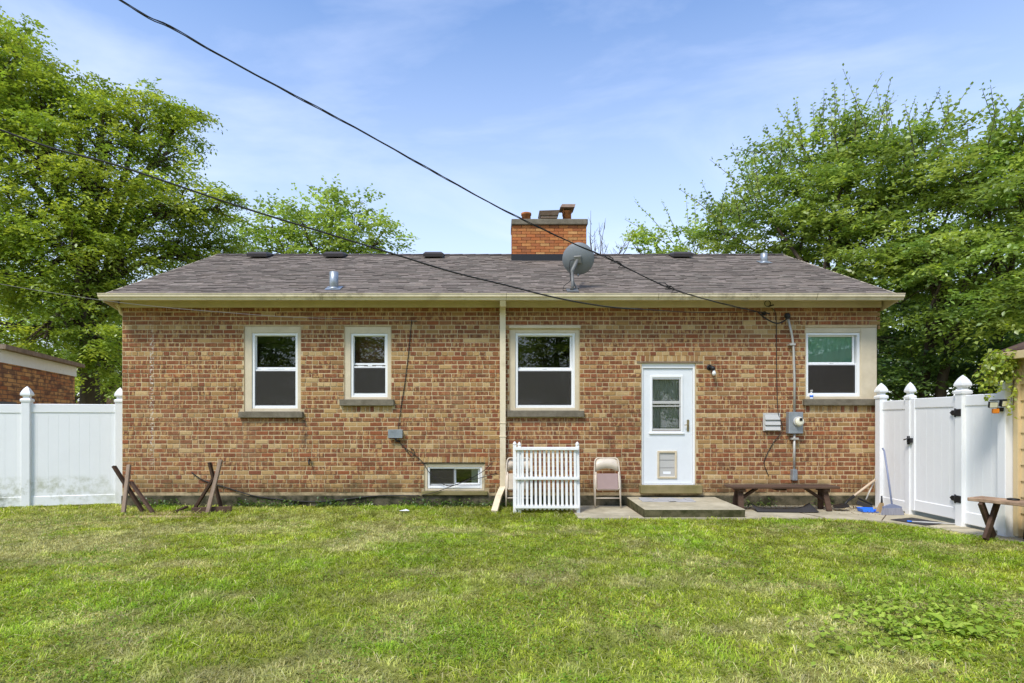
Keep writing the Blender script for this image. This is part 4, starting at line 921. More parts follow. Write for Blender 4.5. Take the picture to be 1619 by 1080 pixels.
# ================================================================== YARD OBJECTS
# crossed timbers (remains of a log rack)
def trestle(label, beams, loc):
    t = empty('timber_trestle', loc, label, 'trestle', 'crossed timber trestles by the wall')
    for (a, b, wd, th, mt_) in beams:
        m_ = MB(); m_.beam(a, b, wd, th, .006, (0, 1, 0)); m_.build('timber', M[mt_], t)
    return t
d1 = 9.35
g = lambda x, y, d: P(x, y, d)
def onground(x, d): return Vector(((x - CX) * d / F, d - CAMD, .01))
trestle('dark and pale crossed timbers leaning beside the white fence post', [
    (g(180, 737, 9.45), onground(222, 9.35) + Vector((0.05, 0, 0)), .04, .08, 'wood_dark'), (g(204, 735, 9.5), onground(195, 9.2), .06, .045, 'wood_grey'),
    (g(207, 762, 9.45), onground(243, 9.25), .04, .065, 'wood_brown')], (g(205, 797, 9.35).x, -.65, 0))
trestle('crossed weathered timbers on a flat board in front of the brick wall', [
    (g(331, 731, 9.55), onground(351, 9.5), .04, .075, 'wood_dark'), (g(349, 727, 9.5), onground(328, 9.25), .062, .045, 'wood_grey'), (g(337, 757, 9.5), onground(305, 9.45), .045, .06, 'wood_dark'),
    (onground(303, 9.3) + Vector((0, 0, .01)), onground(366, 9.4) + Vector((0, 0, .02)), .16, .035, 'wood_brown')], (g(330, 797, 9.4).x, -.6, 0))
m_ = MB(); m_.beam(onground(274, 9.35) + Vector((0, 0, .0)), onground(296, 9.55) + Vector((0, 0, .07)), .07, .03, .004); tag(m_.build('loose_board', M['wood_dark'], None, onground(285, 9.45)), 'short dark loose board lying between the two timber trestles', 'board')
# folding chairs
def chair(label, X, Y, tilt, back=False):
    c = empty('folding_chair', (X, Y, .03), label, 'chair', 'folded metal chairs by the wall')
    T = Matrix.Translation((X, Y, .03)) @ Matrix.Rotation(tilt, 4, 'X')
    tr = lambda p: T @ Vector(p)
    W = .215
    m_ = MB(); arc = [(-W, 0, .02), (-W - .005, 0, .45), (-W + .012, 0, .72)] + [(-(W - .06) - .055 * math.cos(a) + .01, 0, .76 + .075 * math.sin(a)) for a in np.linspace(.2, 1.57, 5)]
    arc += [(-x, y, z) for (x, y, z) in arc[::-1]]
    m_.tube([tr(p) for p in arc], .0125, 8); fr = m_.build('back_frame', M['chair_tan'], c)
    m_ = MB(); n = 12
    for i in range(n):
        u0, u1 = -1 + 2 * i / n, -1 + 2 * (i + 1) / n
        f_ = lambda u: (.205 * u, .012 - .03 * (1 - u * u) * (-1 if back else 1))
        zt0, zt1 = .826 - .05 * u0 ** 4, .826 - .05 * u1 ** 4; zb0, zb1 = .66 + .0 - .06 * u0 ** 2, .66 - .06 * u1 ** 2
        m_.add([tr((f_(u0)[0], f_(u0)[1], zb0)), tr((f_(u1)[0], f_(u1)[1], zb1)), tr((f_(u1)[0], f_(u1)[1], zt1)), tr((f_(u0)[0], f_(u0)[1], zt0))], [(0, 1, 2, 3)], None, None, True)
    bo = m_.build('backrest', M['chair_tan'], c); mm_ = bo.modifiers.new('t', 'SOLIDIFY'); mm_.thickness = .006
    yq = -.035
    m_ = MB(); m_.box(tr((0, yq, .44)), (.35, .03, .265), Matrix.Rotation(tilt, 4, 'X'), .012); m_.build('seat', M['chair_tan' if back else 'chair_pad'], c)
    m_ = MB(); m_.tube([tr(p) for p in [(-.19, yq + .005, .60), (-.195, yq + .005, .33), (-.17, yq + .005, .305), (.17, yq + .005, .305), (.195, yq + .005, .33), (.19, yq + .005, .60)]], .011, 8); m_.build('seat_frame', M['chair_tan'], c)
    m_ = MB(); m_.tube([tr((-.2, -.02, .55)), tr((-.213, -.01, .01))], .011, 8); m_.tube([tr((.2, -.02, .55)), tr((.213, -.01, .01))], .011, 8); m_.build('leg', M['chair_tan'], c)
    m_ = MB(); m_.tube([tr((-.21, 0, .165)), tr((.21, 0, .165))], .009, 8); m_.build('stretcher', M['chair_tan'], c)
    return c
chair('folded tan metal chair with mauve padded seat leaning on the wall left of the stoop', (962.5 - CX) * 9.62 / F, -.30, R(-8))
chair('folded tan metal chair half hidden behind the white slatted panels', (821 - CX) * 9.6 / F, -.28, R(-7), True)
# white slatted panels
def slat_panel(label, X0, X1, Y, tilt, n, z0=.05, h=1.12):
    c = empty('slatted_panel', ((X0 + X1) / 2, Y, .03), label, 'fence panel', 'white slatted panels stacked by the wall')
    T = Matrix.Translation((0, Y, .0)) @ Matrix.Rotation(tilt, 4, 'X')
    def bx(name, x0, x1, y0, y1, za, zb, par=c, ch=.004):
        m_ = MB(); m_.box(T @ Vector(((x0 + x1) / 2, (y0 + y1) / 2, (za + zb) / 2)), (x1 - x0, y1 - y0, zb - za), Matrix.Rotation(tilt, 4, 'X'), ch); return m_.build(name, M['paintwhite'], par)
    for (za, zb) in ((.10, .145), (.55, .595), (1.02, 1.065)): bx('rail', X0 - .02, X1 + .02, -.05, -.012, za, zb)
    pitch = (X1 - X0) / n
    for i in range(n): bx('slat', X0 + (i + .5) * pitch - .019, X0 + (i + .5) * pitch + .019, -.012, .006, .075, 1.055, ch=.003)
    for xx, zz in ((X0 - .02, 1.10), (X0 + .055, 1.09), (X1 + .01, 1.095)):
        p_ = bx('post', xx - .028, xx + .028, .007, .055, .02, zz)
        m_ = MB(); q_ = T @ Vector((xx, .03, zz)); m_.lathe([(.02, 0), (.03, .012), (.03, .03), (.016, .05), (.002, .062)], q_, 10); m_.build('finial', M['paintwhite'], p_)
    return c
slat_panel('white painted slatted panel with three rails, front one of the pair', (816 - CX) * 9.25 / F, (913 - CX) * 9.25 / F, -.80, R(-6), 14)
slat_panel('second white slatted panel standing just behind the front one', (816 - CX) * 9.37 / F, (913 - CX) * 9.37 / F, -.68, R(-6), 14)
# garden bench by the wall
gb_ = empty('plank_bench', (4.6, -.5, .03), 'long low dark brown plank bench against the brick wall', 'bench')
zt = .435
for yy in (-.60, -.42): 
    m_ = MB(); m_.b2(3.745, 5.475, yy - .085, yy + .085, zt - .038, zt, .006); m_.build('plank', M['wood_brown'], gb_)
for sx_, xl, xb in ((-1, 3.93, 4.22), (1, 5.29, 5.0)):
    for yy, sp_ in ((-.55, -.10), (-.45, .06)):
        m_ = MB(); m_.beam((xl, yy, zt - .04), (xl + .03 * -sx_ * -1, yy + sp_, .035), .085, .04, .004, (0, 1, 0)); m_.build('leg', M['wood_brown'], gb_)
    m_ = MB(); m_.b2(xl - .05, xl + .05, -.64, -.38, zt - .09, zt - .04, .004); m_.build('cleat', M['wood_brown'], gb_)
    m_ = MB(); m_.beam((xl, -.5, .2), (xb, -.5, zt - .045), .04, .07, .004, (0, 1, 0)); m_.build('brace', M['wood_brown'], gb_)
m_ = MB(); m_.b2(4.5, 4.66, -.6, -.42, zt - .075, zt - .04, .003); m_.build('cleat', M['wood_dark'], gb_)
# rubber mats
def sheet(name, label, cat, cx_, cy_, l, wd, rot, mt_, z=.034, curl=.04, th=.006):
    m_ = MB(); A = Matrix.Rotation(rot, 3, 'Z'); n = 10; k = 5; rr = random.Random(int(cx_ * 100))
    H = [[(curl * (abs(u / n - .5) * 2) ** 4 * (v_ / k) + rr.uniform(0, .004)) for v_ in range(k + 1)] for u in range(n + 1)]
    for u in range(n):
        for v_ in range(k):
            def q(a, b): p = A @ Vector(((a / n - .5) * l, (b / k - .5) * wd, 0)); return (cx_ + p.x, cy_ + p.y, z + th + H[a][b])
            m_.add([q(u, v_), q(u + 1, v_), q(u + 1, v_ + 1), q(u, v_ + 1)], [(0, 1, 2, 3)], None, None, True)
    bmx = m_.build(name, M[mt_], None, (cx_, cy_, z)); tag(bmx, label, cat)
    md = bmx.modifiers.new('t', 'SOLIDIFY'); md.thickness = th; return bmx
sheet('rubber_mat', 'dark rubber mat lying under the long bench', 'mat', 4.60, -.62, .95, .34, R(-4), 'rubber', .034, .10)
sheet('gate_mat', 'dark flat mat lying in front of the white gate', 'mat', 6.05, -1.62, .45, .5, R(20), 'rubber', .034, .0)
# shovel, push broom, brooms, dustpan
def tool(name, label, cat, parts):
    a = parts[0][1]
    t = empty(name, a, label, cat)
    return t
sh = empty('shovel', (5.72, -.55, .03), 'shovel with pale wooden handle lying against the white fence post', 'shovel')
m_ = MB(); m_.tube([P(1349, 785, 9.55), P(1383, 759, 9.72)], .019, 8); m_.build('handle', M['handle_wood'], sh)
m_ = MB(); m_.tube([P(1350, 784.5, 9.55), P(1340, 792, 9.5), P(1335, 798, 9.45)], [.024, .02, .016], 8); m_.build('socket', M['black'], sh)
m_ = MB(); c0 = P(1335, 800, 9.42); 
m_.add([c0 + Vector((.06, .0, .03)), c0 + Vector((.0, .1, .03)), c0 + Vector((-.14, .08, .0)), c0 + Vector((-.2, -.04, -.02)), c0 + Vector((-.1, -.1, -.02)), c0 + Vector((.04, -.08, .0)), c0 + Vector((-.06, 0, .01))], [(0, 1, 6), (1, 2, 6), (2, 3, 6), (3, 4, 6), (4, 5, 6), (5, 0, 6)])
bl = m_.build('blade', M['black'], sh); bl.modifiers.new('t', 'SOLIDIFY').thickness = .008
pbm = empty('push_broom', (5.95, -.45, .03), 'black push broom head lying tilted in the corner by the fence', 'broom')
m_ = MB(); m_.tube([P(1369, 790, 9.62), P(1384, 756, 9.78)], .012, 8); m_.build('handle', M['conduit'], pbm)
m_ = MB(); m_.beam(P(1357, 788, 9.6), P(1379, 798, 9.55), .06, .03, .005); m_.build('head', M['black'], pbm)
m_ = MB(); m_.beam(P(1355, 794, 9.57), P(1378, 803, 9.52), .05, .07, .005); m_.build('bristles', M['rubber'], pbm)
ub = empty('upright_broom', (6.03, -1.0, .03), 'blue-grey broom with wide bristles leaning upright against the white fence', 'broom')
m_ = MB(); m_.tube([P(1395.5, 709, 9.45), P(1398, 713, 9.4), P(1403, 745, 9.25), P(1410.5, 800, 9.0)], .0135, 8); m_.build('handle', M['bluegrey'], ub)
bc = P(1410.5, 800, 9.0)
m_ = MB(); m_.prism([(bc.x - .02, bc.z + .03), (bc.x + .02, bc.z + .03), (bc.x + .14, bc.z - .01), (bc.x + .14, bc.z - .03), (bc.x - .14, bc.z - .03), (bc.x - .14, bc.z - .01)], 'Y', bc.y - .02, bc.y + .02); m_.build('head', M['bluegrey'], ub)
m_ = MB(); m_.prism([(bc.x - .135, bc.z - .028), (bc.x + .135, bc.z - .028), (bc.x + .175, .032), (bc.x - .165, .032)], 'Y', bc.y - .024, bc.y + .024); m_.build('bristles', M['bristle'], ub)
hb = empty('straw_broom', (5.98, -.85, .03), 'small straw hand broom standing behind the blue-grey broom', 'broom')
m_ = MB(); p0 = P(1394, 796, 9.25); m_.lathe([(.012, .12), (.016, .02), (.02, 0)], p0, 8); m_.build('handle', M['black'], hb)
m_ = MB(); m_.prism([(p0.x - .02, p0.z + .01), (p0.x + .02, p0.z + .01), (p0.x + .03, .032), (p0.x - .09, .032)], 'Y', p0.y - .02, p0.y + .02); m_.build('bristles', M['straw'], hb)
dp = empty('dustpan', (5.75, -.85, .03), 'bright blue plastic dustpan lying on the patio', 'dustpan')
c0 = P(1374, 804, 9.3); c0.z = .036
m_ = MB(); m_.add([c0 + Vector((-.14, -.07, 0)), c0 + Vector((.10, -.09, 0)), c0 + Vector((.12, .08, 0)), c0 + Vector((-.12, .10, 0)), c0 + Vector((-.15, -.08, .05)), c0 + Vector((.13, .1, .05)), c0 + Vector((-.13, .12, .055))], [(0, 1, 2, 3), (0, 3, 6, 4), (3, 2, 5, 6)])
pn = m_.build('pan', M['blue'], dp); pn.modifiers.new('t', 'SOLIDIFY').thickness = .006
m_ = MB(); m_.tube([c0 + Vector((.08, 0, .02)), c0 + Vector((.2, -.01, .035)), c0 + Vector((.24, -.01, .03))], [.018, .016, .012], 8); m_.build('handle', M['blue'], dp)
lp = empty('thin_pole', (6.1, -1.8, .03), 'thin grey pole with blue tip lying on the patio before the gate', 'pole')
a, b = P(1434, 829, 8.35), P(1512, 824, 8.12); a.z = b.z = .045
m_ = MB(); m_.tube([a.lerp(b, .1), b], .011, 8); m_.build('shaft', M['grey_plastic'], lp)
m_ = MB(); m_.tube([a, a.lerp(b, .1)], [.016, .012], 8); m_.build('tip', M['blue'], lp)
# scrap of paper on the lawn
m_ = MB(); c0 = P(639, 811, 9.3); c0.z = .05
m_.add([c0 + Vector((-.08, 0, 0)), c0 + Vector((-.02, -.05, .006)), c0 + Vector((.09, -.01, .0)), c0 + Vector((.03, .06, .016)), c0 + Vector((.03, 0, .012))], [(0, 1, 4), (1, 2, 4), (2, 3, 4), (3, 0, 4)])
sc_ = m_.build('paper_scrap', M['paper'], None, c0); tag(sc_, 'crumpled white paper scrap on the grass near the basement window', 'paper'); sc_.modifiers.new('t', 'SOLIDIFY').thickness = .003

# ================================================================== RIGHT OUTBUILDING, BENCH, FLOODLIGHT
gx_, gy_ = 6.50, -2.70
og = empty('tan_outbuilding', (8.2, -5, .03), 'tan lap-sided outbuilding with brown roof at the right edge', 'outbuilding')
m_ = MB(); m_.b2(gx_ + .02, gx_ + 5, gy_ - 6, gy_ - .01, .0, 2.3); m_.build('wall_core', M['siding'], og)
for i in range(11):
    za, zb = .14 + i * .2, .14 + (i + 1) * .2
    m_ = MB(); m_.prism([(gx_ + .018, za), (gx_ - .012, za), (gx_ + .004, zb + .012), (gx_ + .018, zb + .012)], 'Y', gy_ - 6, gy_ - .065) if False else m_.add(
        [(gx_ + .02, gy_ - 6, za), (gx_ - .014, gy_ - 6, za), (gx_ + .004, gy_ - 6, zb + .01), (gx_ + .02, gy_ - .06, za), (gx_ - .014, gy_ - .06, za), (gx_ + .004, gy_ - .06, zb + .01), (gx_ + .02, gy_ - 6, zb + .01), (gx_ + .02, gy_ - .06, zb + .01)],
        [(0, 1, 4, 3), (1, 2, 5, 4), (2, 6, 7, 5), (0, 6, 2, 1), (3, 4, 5, 7)])
    m_.build('siding_board', M['siding'], og)
m_ = MB(); m_.b2(gx_ - .045, gx_ + .07, gy_ - .07, gy_ + .0, .05, 2.28, .004); m_.build('corner_board', M['siding'], og)
m_ = MB(); ov = .15
m_.add([(gx_ - ov, gy_ - 6.3, 2.36), (gx_ - ov, gy_ + ov, 2.36), (gx_ + 2.5, gy_ + ov, 3.35), (gx_ + 2.5, gy_ - 6.3, 3.35), (gx_ + 5.4, gy_ + ov, 2.36), (gx_ + 5.4, gy_ - 6.3, 2.36),
        (gx_ - ov, gy_ - 6.3, 2.30), (gx_ - ov, gy_ + ov, 2.30), (gx_ + 2.5, gy_ + ov, 3.29), (gx_ + 2.5, gy_ - 6.3, 3.29), (gx_ + 5.4, gy_ + ov, 2.30), (gx_ + 5.4, gy_ - 6.3, 2.30)],
       [(0, 1, 2, 3), (3, 2, 4, 5), (6, 9, 8, 7), (9, 11, 10, 8), (0, 6, 7, 1), (1, 7, 8, 2), (2, 8, 10, 4)])
orf = m_.build('roof', M['wood_brown'], og)
m_ = MB(); m_.b2(gx_ - ov - .012, gx_ - ov + .012, gy_ - 6.3, gy_ + ov, 2.25, 2.345, .003); m_.b2(gx_ - ov, gx_ + .1, gy_ - 6.3, gy_ + ov - .01, 2.25, 2.265); m_.build('fascia', M['siding'], og)
m_ = MB(); m_.b2(gx_ - .03, gx_ + .02, gy_ - .95, gy_ - .28, .95, 1.22, .004); m_.build('wall_hatch', M['siding'], og)
bd = MB(); bd.box((gx_ - .10, gy_ - .62, .48), (.03, .72, .86), Matrix.Rotation(R(6), 4, 'Y'), .004); tag(bd.build('dark_board', M['black'], None, (gx_ - .12, gy_ - .62, .05)), 'black board leaning against the tan outbuilding wall behind the worn bench', 'board')
wbn = empty('worn_bench', (6.1, -3.1, .03), 'worn wooden bench with crossed legs at the right edge', 'bench')
ax = Vector((.43, -.90, 0)).normalized(); pr_ = Vector((.90, .43, 0)); o0 = Vector((5.86, -2.72, 0))
zt = .53
for k in range(2):
    m_ = MB(); a = o0 + pr_ * (.085 + k * .165); m_.beam((a.x, a.y, zt - .022), (a.x + ax.x * 1.25, a.y + ax.y * 1.25, zt - .022), .155, .044, .006); m_.build('plank', M['wood_bench'], wbn)
for t in (.14, 1.08):
    base = o0 + ax * t
    for (u0, u1, dd) in ((.02, .31, 0), (.31, .02, .045)):
        a = base + pr_ * u0 + ax * dd; b = base + pr_ * u1 + ax * dd
        m_ = MB(); m_.beam((a.x, a.y, zt - .046), (b.x, b.y, .035), .04, .085, .004, tuple(pr_)); m_.build('leg', M['wood_brown'], wbn)
m_ = MB(); c = o0 + ax * .38 + pr_ * .22; m_.lathe([(.06, 0), (.065, .012), (.045, .02)], (c.x, c.y, zt + .001), 14); tag(m_.build('dark_dish', M['black'], None, (c.x, c.y, zt)), 'small flat dark dish on top of the worn bench', 'dish')
fl_ = empty('floodlight', (6.30, yp[3] + .04, 1.62), 'small two-headed floodlight with amber sensor on the white fence post', 'light')
m_ = MB(); m_.box((GX - .085, yp[3] + .03, 1.63), (.05, .06, .05), None, .006); m_.beam(P(1566, 633, 7.33), P(1592, 632, 7.28), .05, .014); m_.build('bracket', M['black'], fl_)
for (px_, py_, rz_) in ((1570, 640, -18), (1586, 638, 14)):
    c = P(px_, py_, 7.28); A = Matrix.Rotation(R(rz_), 4, 'Z') @ Matrix.Rotation(R(10), 4, 'X')
    m_ = MB(); m_.box(c, (.092, .04, .078), A, .005); lh = m_.build('lamp_head', M['black'], fl_)
    m_ = MB(); m_.box(c + A.to_3x3() @ Vector((0, -.021, 0)), (.078, .006, .064), A, .002); m_.build('lens', M['led'], lh)
m_ = MB(); m_.box(P(1574, 650, 7.28), (.066, .05, .06), Matrix.Rotation(R(-15), 4, 'Z'), .008); m_.build('sensor', M['amber'], fl_)

# ================================================================== LEFT NEIGHBOUR GARAGE, POLE, FAR ROOF
ng = empty('neighbour_garage', (-11.5, 2, 0), 'flat-roofed brick garage with white fascia behind the left fence', 'garage')
A, B = Vector((-9.72, 3.35, 0)), Vector((-8.62, .05, 0)); dA = (B - A).normalized(); nA = Vector((dA.y, -dA.x, 0))     # visible side wall runs A->B
inn = -Vector((dA.y, -dA.x, 0)) if (Vector((dA.y, -dA.x, 0))).x > 0 else Vector((dA.y, -dA.x, 0))
def q3(p, z): return (p.x, p.y, z)
E0, E1 = A, B + dA * .12; G0, G1 = E0 + inn * 5, E1 + inn * 5
m_ = MB(); m_.add([q3(E0, 0), q3(E1, 0), q3(G1, 0), q3(G0, 0), q3(E0, 2.55), q3(E1, 2.55), q3(G1, 2.55), q3(G0, 2.55)], [(0, 1, 5, 4), (1, 2, 6, 5), (2, 3, 7, 6), (3, 0, 4, 7)]); m_.build('wall', M['nbrick'], ng)
out_ = -inn
m_ = MB(); e0, e1 = E0 + out_ * .02 - dA * .05, E1 + out_ * .02; g0, g1 = E0 + inn * 5, E1 + inn * 5
m_.add([q3(e0, 2.50), q3(e1, 2.50), q3(g1, 2.5), q3(g0, 2.5), q3(e0, 2.74), q3(e1, 2.74), q3(g1, 2.74), q3(g0, 2.74)], [(0, 1, 5, 4), (1, 2, 6, 5), (2, 3, 7, 6), (3, 0, 4, 7), (0, 3, 2, 1)]); m_.build('fascia', M['paintwhite'], ng)
m_ = MB(); e0, e1 = E0 + out_ * .14 - dA * .2, E1 + out_ * .14
m_.add([q3(e0, 2.72), q3(e1, 2.72), q3(g1, 2.72), q3(g0, 2.72), q3(e0, 2.80), q3(e1, 2.80), q3(g1, 2.80), q3(g0, 2.80)], [(0, 1, 5, 4), (1, 2, 6, 5), (2, 3, 7, 6), (3, 0, 4, 7), (0, 3, 2, 1), (4, 5, 6, 7)]); m_.build('roof_edge', M['wood_grey'], ng)
m_ = MB(); wq = B + dA * .2
m_.beam(q3(wq + out_ * .01, 1.62), q3(wq - dA * .75 + out_ * .01, 1.62), .05, .4); m_.build('window', M['black'], ng)
up = empty('utility_pole', ((133 - CX) * 34 / F, 24, 0), 'weathered utility pole with crossarm far behind the left fence', 'pole')
p0 = Vector(((133 - CX) * 34 / F, 24, 0))
m_ = MB(); m_.tube([p0, p0 + Vector((0, 0, 5.2)), p0 + Vector((0, 0, 9.0))], [.2, .16, .13], 10); m_.build('shaft', M['wood_grey'], up)
m_ = MB(); m_.b2(p0.x - .9, p0.x + .9, p0.y - .08, p0.y + .0, 8.2, 8.32); m_.b2(p0.x - .5, p0.x + .5, p0.y - .25, p0.y - .17, 3.95, 4.02); m_.build('crossarm', M['wood_grey'], up)
m_ = MB()
for zz in (4.3, 5.6, 6.9): m_.tube([p0 + Vector((-.0, -.1, zz)), p0 + Vector((6, .3, zz - .05)), p0 + Vector((14, 1, zz + .25))], .02, 5)
m_.build('line', M['wire_grey'], up)
fh = empty('brown_roofed_house', ((185 - CX) * 42 / F, 32, 0), 'distant house with brown pitched roof between fence and brick wall', 'house')
c = Vector(((188 - CX) * 42 / F, 32, 0))
m_ = MB(); m_.b2(c.x - 3.0, c.x + 5, 32, 38, 0, 2.5); m_.build('wall', M['siding'], fh)
m_ = MB(); m_.prism([(c.x - 3.4, 2.4), (c.x + 1, 5.2), (c.x + 5.4, 2.4)], 'Y', 31.6, 38.4); m_.build('roof', M['wood_brown'], fh)

# ================================================================== TREES
rng = np.random.default_rng(3)
def leaf_arrays(base, tang, size, rg, up_bias=1.0, wid=.30):
    """rhombic folded leaves: base points and rough directions -> vertices (n*4) and triangles"""
    n = len(base)
    rnd = rg.normal(size=(n, 3)); ld = tang + rnd * .35; ld /= np.linalg.norm(ld, axis=1, keepdims=True)
    nr = rg.normal(size=(n, 3)) * .55 + np.array([0, 0, up_bias * 1.6]); sd_ = np.cross(ld, nr); sd_ /= np.linalg.norm(sd_, axis=1, keepdims=True) + 1e-9
    nn_ = np.cross(sd_, ld); L_ = size[:, None]
    p0 = base; p2 = base + ld * L_ - np.array([0, 0, .10]) * L_
    m_ = base + ld * L_ * .48
    p1 = m_ + sd_ * L_ * wid + nn_ * L_ * .06; p3 = m_ - sd_ * L_ * wid + nn_ * L_ * .06
    Vv = np.stack([p0, p1, p2, p3], 1).reshape(-1, 3)
    i = np.arange(n) * 4
    T = np.stack([np.stack([i, i + 1, i + 2], 1), np.stack([i, i + 2, i + 3], 1)], 1).reshape(-1, 3)
    return Vv, T
def spray_points(b, d, ln, k, droop, rg):
    n = len(b); t = (np.arange(k) + .6) / k
    t = t[None, :] + rg.uniform(-.3 / k, .3 / k, (n, k))
    pts_ = b[:, None, :] + d[:, None, :] * (ln[:, None] * t)[..., None] + np.array([0, 0, -1.0]) * (droop * ln[:, None] * t ** 2)[..., None]
    sgn = np.where(np.arange(k) % 2 == 0, 1.0, -1.0)[None, :, None]
    side = np.cross(d, np.array([0, 0, 1.0])); side /= np.linalg.norm(side, axis=1, keepdims=True) + 1e-6
    tg = d[:, None, :] * .55 + side[:, None, :] * sgn * .9 + rg.normal(size=(n, k, 3)) * .25 - np.array([0, 0, .12])
    return pts_.reshape(-1, 3), tg.reshape(-1, 3)
def unit(n, rg):
    v = rg.normal(size=(n, 3)); return v / np.linalg.norm(v, axis=1, keepdims=True)
def tree(name, label, cat, base, blobs, cols, leaf=.10, per=9, sprays=11, kl=9, sl=.55, trunk_r=.22, group=None, seed=1, droop=.35, flat=.6, shoots=(), up=.25, clump=.62, light=None, trunk_top=None, stems=1, wid=.30):
    """blobs: (centre, radii) ellipsoids; each holds `per`-scaled clumps of leafy sprays; limbs run from the trunk to every blob and clump"""
    rg = np.random.default_rng(seed); rr = random.Random(seed)
    base = Vector(base); t = empty(name, base, label, cat, group)
    wood = MB(); cen = sum((Vector(b[0]) for b in blobs), Vector()) / len(blobs)
    tops = []
    for si in range(stems):
        off = Vector((rr.uniform(-.5, .5), rr.uniform(-.5, .5), 0)) * (si > 0)
        top = Vector((cen.x * .6 + base.x * .4, cen.y * .6 + base.y * .4, (trunk_top if trunk_top else cen.z))) + off * 3
        mid = base.lerp(top, .5) + Vector((rr.uniform(-.2, .2), rr.uniform(-.2, .2), 0)) + off * 1.4
        tr_ = [base + off + Vector((0, 0, -.1)), base + off * 1.1 + Vector((0, 0, .5)), mid, top]
        r_ = trunk_r / (1 if stems == 1 else 1.5)
        wood.tube(tr_, [r_ * 1.35, r_ * 1.05, r_ * .85, r_ * .5], 9); tops.append((tr_, r_))
    LV, LD, LL, LC = [], [], [], []
    cols = np.array(cols)
    for bi, (c, rad) in enumerate(blobs):
        c = Vector(c); tr_, r_ = tops[bi % stems]
        t0 = rr.uniform(.45, .95); st_ = tr_[1].lerp(tr_[2], t0 * 2) if t0 < .5 else tr_[2].lerp(tr_[3], t0 * 2 - 1)
        m1 = st_.lerp(c, .5) + Vector((0, 0, .12 * (c - st_).length * (1 if c.z > st_.z else -.3))) + Vector((rr.uniform(-.3, .3), rr.uniform(-.3, .3), 0))
        wood.tube([st_, m1, c], [r_ * .45, r_ * .3, r_ * .13], 6, False)
        vol = (rad[0] * rad[1] * rad[2]) ** (1 / 3)
        m_ = max(5, int(per * vol * vol * 2.1))
        u_ = unit(m_, rg); rad_s = rg.uniform(.25, 1.0, m_) ** .55
        cc_ = np.array(c) + u_ * rad_s[:, None] * np.array(rad)
        for ci in range(m_):
            cp = Vector(cc_[ci])
            if rr.random() < .55:
                md = m1.lerp(c, rr.uniform(.5, 1)); wood.tube([md, md.lerp(cp, .5) + Vector((0, 0, .06)), cp], [r_ * .12, r_ * .08, .010], 4, False)
            ns = sprays; h_ = u_[ci] * np.array([1, 1, .25]) + np.array([rg.normal() * .35, rg.normal() * .35, up * .6]); h_ /= np.linalg.norm(h_) + 1e-6
            dd = h_ + unit(ns, rg) * np.array([.75, .75, flat * .45])
            dd /= np.linalg.norm(dd, axis=1, keepdims=True)
            bb = np.array(cp) + unit(ns, rg) * np.array([1, 1, flat * .55]) * (clump * rg.uniform(.1, 1, ns)[:, None] ** .6) * min(1, vol / 1.1)
            LV.append(bb); LD.append(dd); LL.append(rg.uniform(.6, 1.25, ns) * sl)
            cb_ = cols[rg.integers(0, len(cols))] * rg.uniform(.75, 1.25)
            LC.append(np.repeat((cb_[None, :] * rg.uniform(.85, 1.15, (ns, 1))), kl, axis=0))
    b_, d_, l_ = np.vstack(LV), np.vstack(LD), np.hstack(LL)
    pp, tg = spray_points(b_, d_, l_, kl, droop, rg)
    lc = np.vstack(LC)
    sz = rg.uniform(.7, 1.2, len(pp)) * leaf
    if len(shoots):
        sbp = np.array([q_[0] for q_ in shoots]); stp = np.array([q_[1] for q_ in shoots]); dv_ = stp - sbp; ll = np.linalg.norm(dv_, axis=1); kk = 22
        dn = dv_ / ll[:, None]
        p2_, t2_ = spray_points(sbp, dn, ll, kk, -.05, rg); t2_ = np.repeat(t2_, 1, axis=0)
        tt = np.tile(np.arange(kk) / kk, len(shoots)); SV, ST = leaf_arrays(p2_, t2_, leaf * 1.5 * (1.05 - .55 * tt), rg, up_bias=.15, wid=.33)
        sc_l = np.repeat(cols[rg.integers(0, len(cols), len(shoots))] * 1.0, kk, axis=0) * rg.uniform(.8, 1.15, (len(p2_), 1))
        for a_, b2 in shoots:
            a_, b2 = Vector(a_), Vector(b2); mid = a_.lerp(b2, .5) + Vector((0, 0, .05 * (b2 - a_).length * .5)); wood.tube([a_, mid, b2], [.014, .009, .004], 4, False)
    if light is not None:
        k_ = rg.random(len(pp)) < light[0]; lc[k_] = np.array(light[1]) * rg.uniform(.8, 1.2, (k_.sum(), 1))
    lc = lc * rg.uniform(.8, 1.2, (len(lc), 1))
    Vv, T = leaf_arrays(pp, tg, sz, rg, wid=wid)
    if len(shoots): T = np.vstack([T, ST + len(Vv)]); Vv = np.vstack([Vv, SV]); lc = np.vstack([lc, sc_l])
    wood.build('trunk', M['bark'], t)
    me_ = fast_mesh('crown', Vv - np.array(base), T, np.repeat(lc, 4, axis=0))
    link_mesh('crown', me_, M['leaf'], t)
    return t
def B_(x, y, r, d, fy=1.0, fx=1.0, dep=.9):
    c = P(x, y, d); k = r * d / F; return (c, (k * fx, k * dep, k * fy))
G_L = [s(162, 178, 70), s(146, 166, 64), s(178, 190, 78), s(128, 152, 58)]
G_M = [s(160, 182, 86), s(172, 190, 92), s(146, 170, 78)]
G_R = [s(152, 172, 80), s(140, 162, 74), s(168, 184, 88), s(126, 152, 68)]
G_D = [s(88, 114, 54), s(78, 104, 50), s(100, 124, 58)]
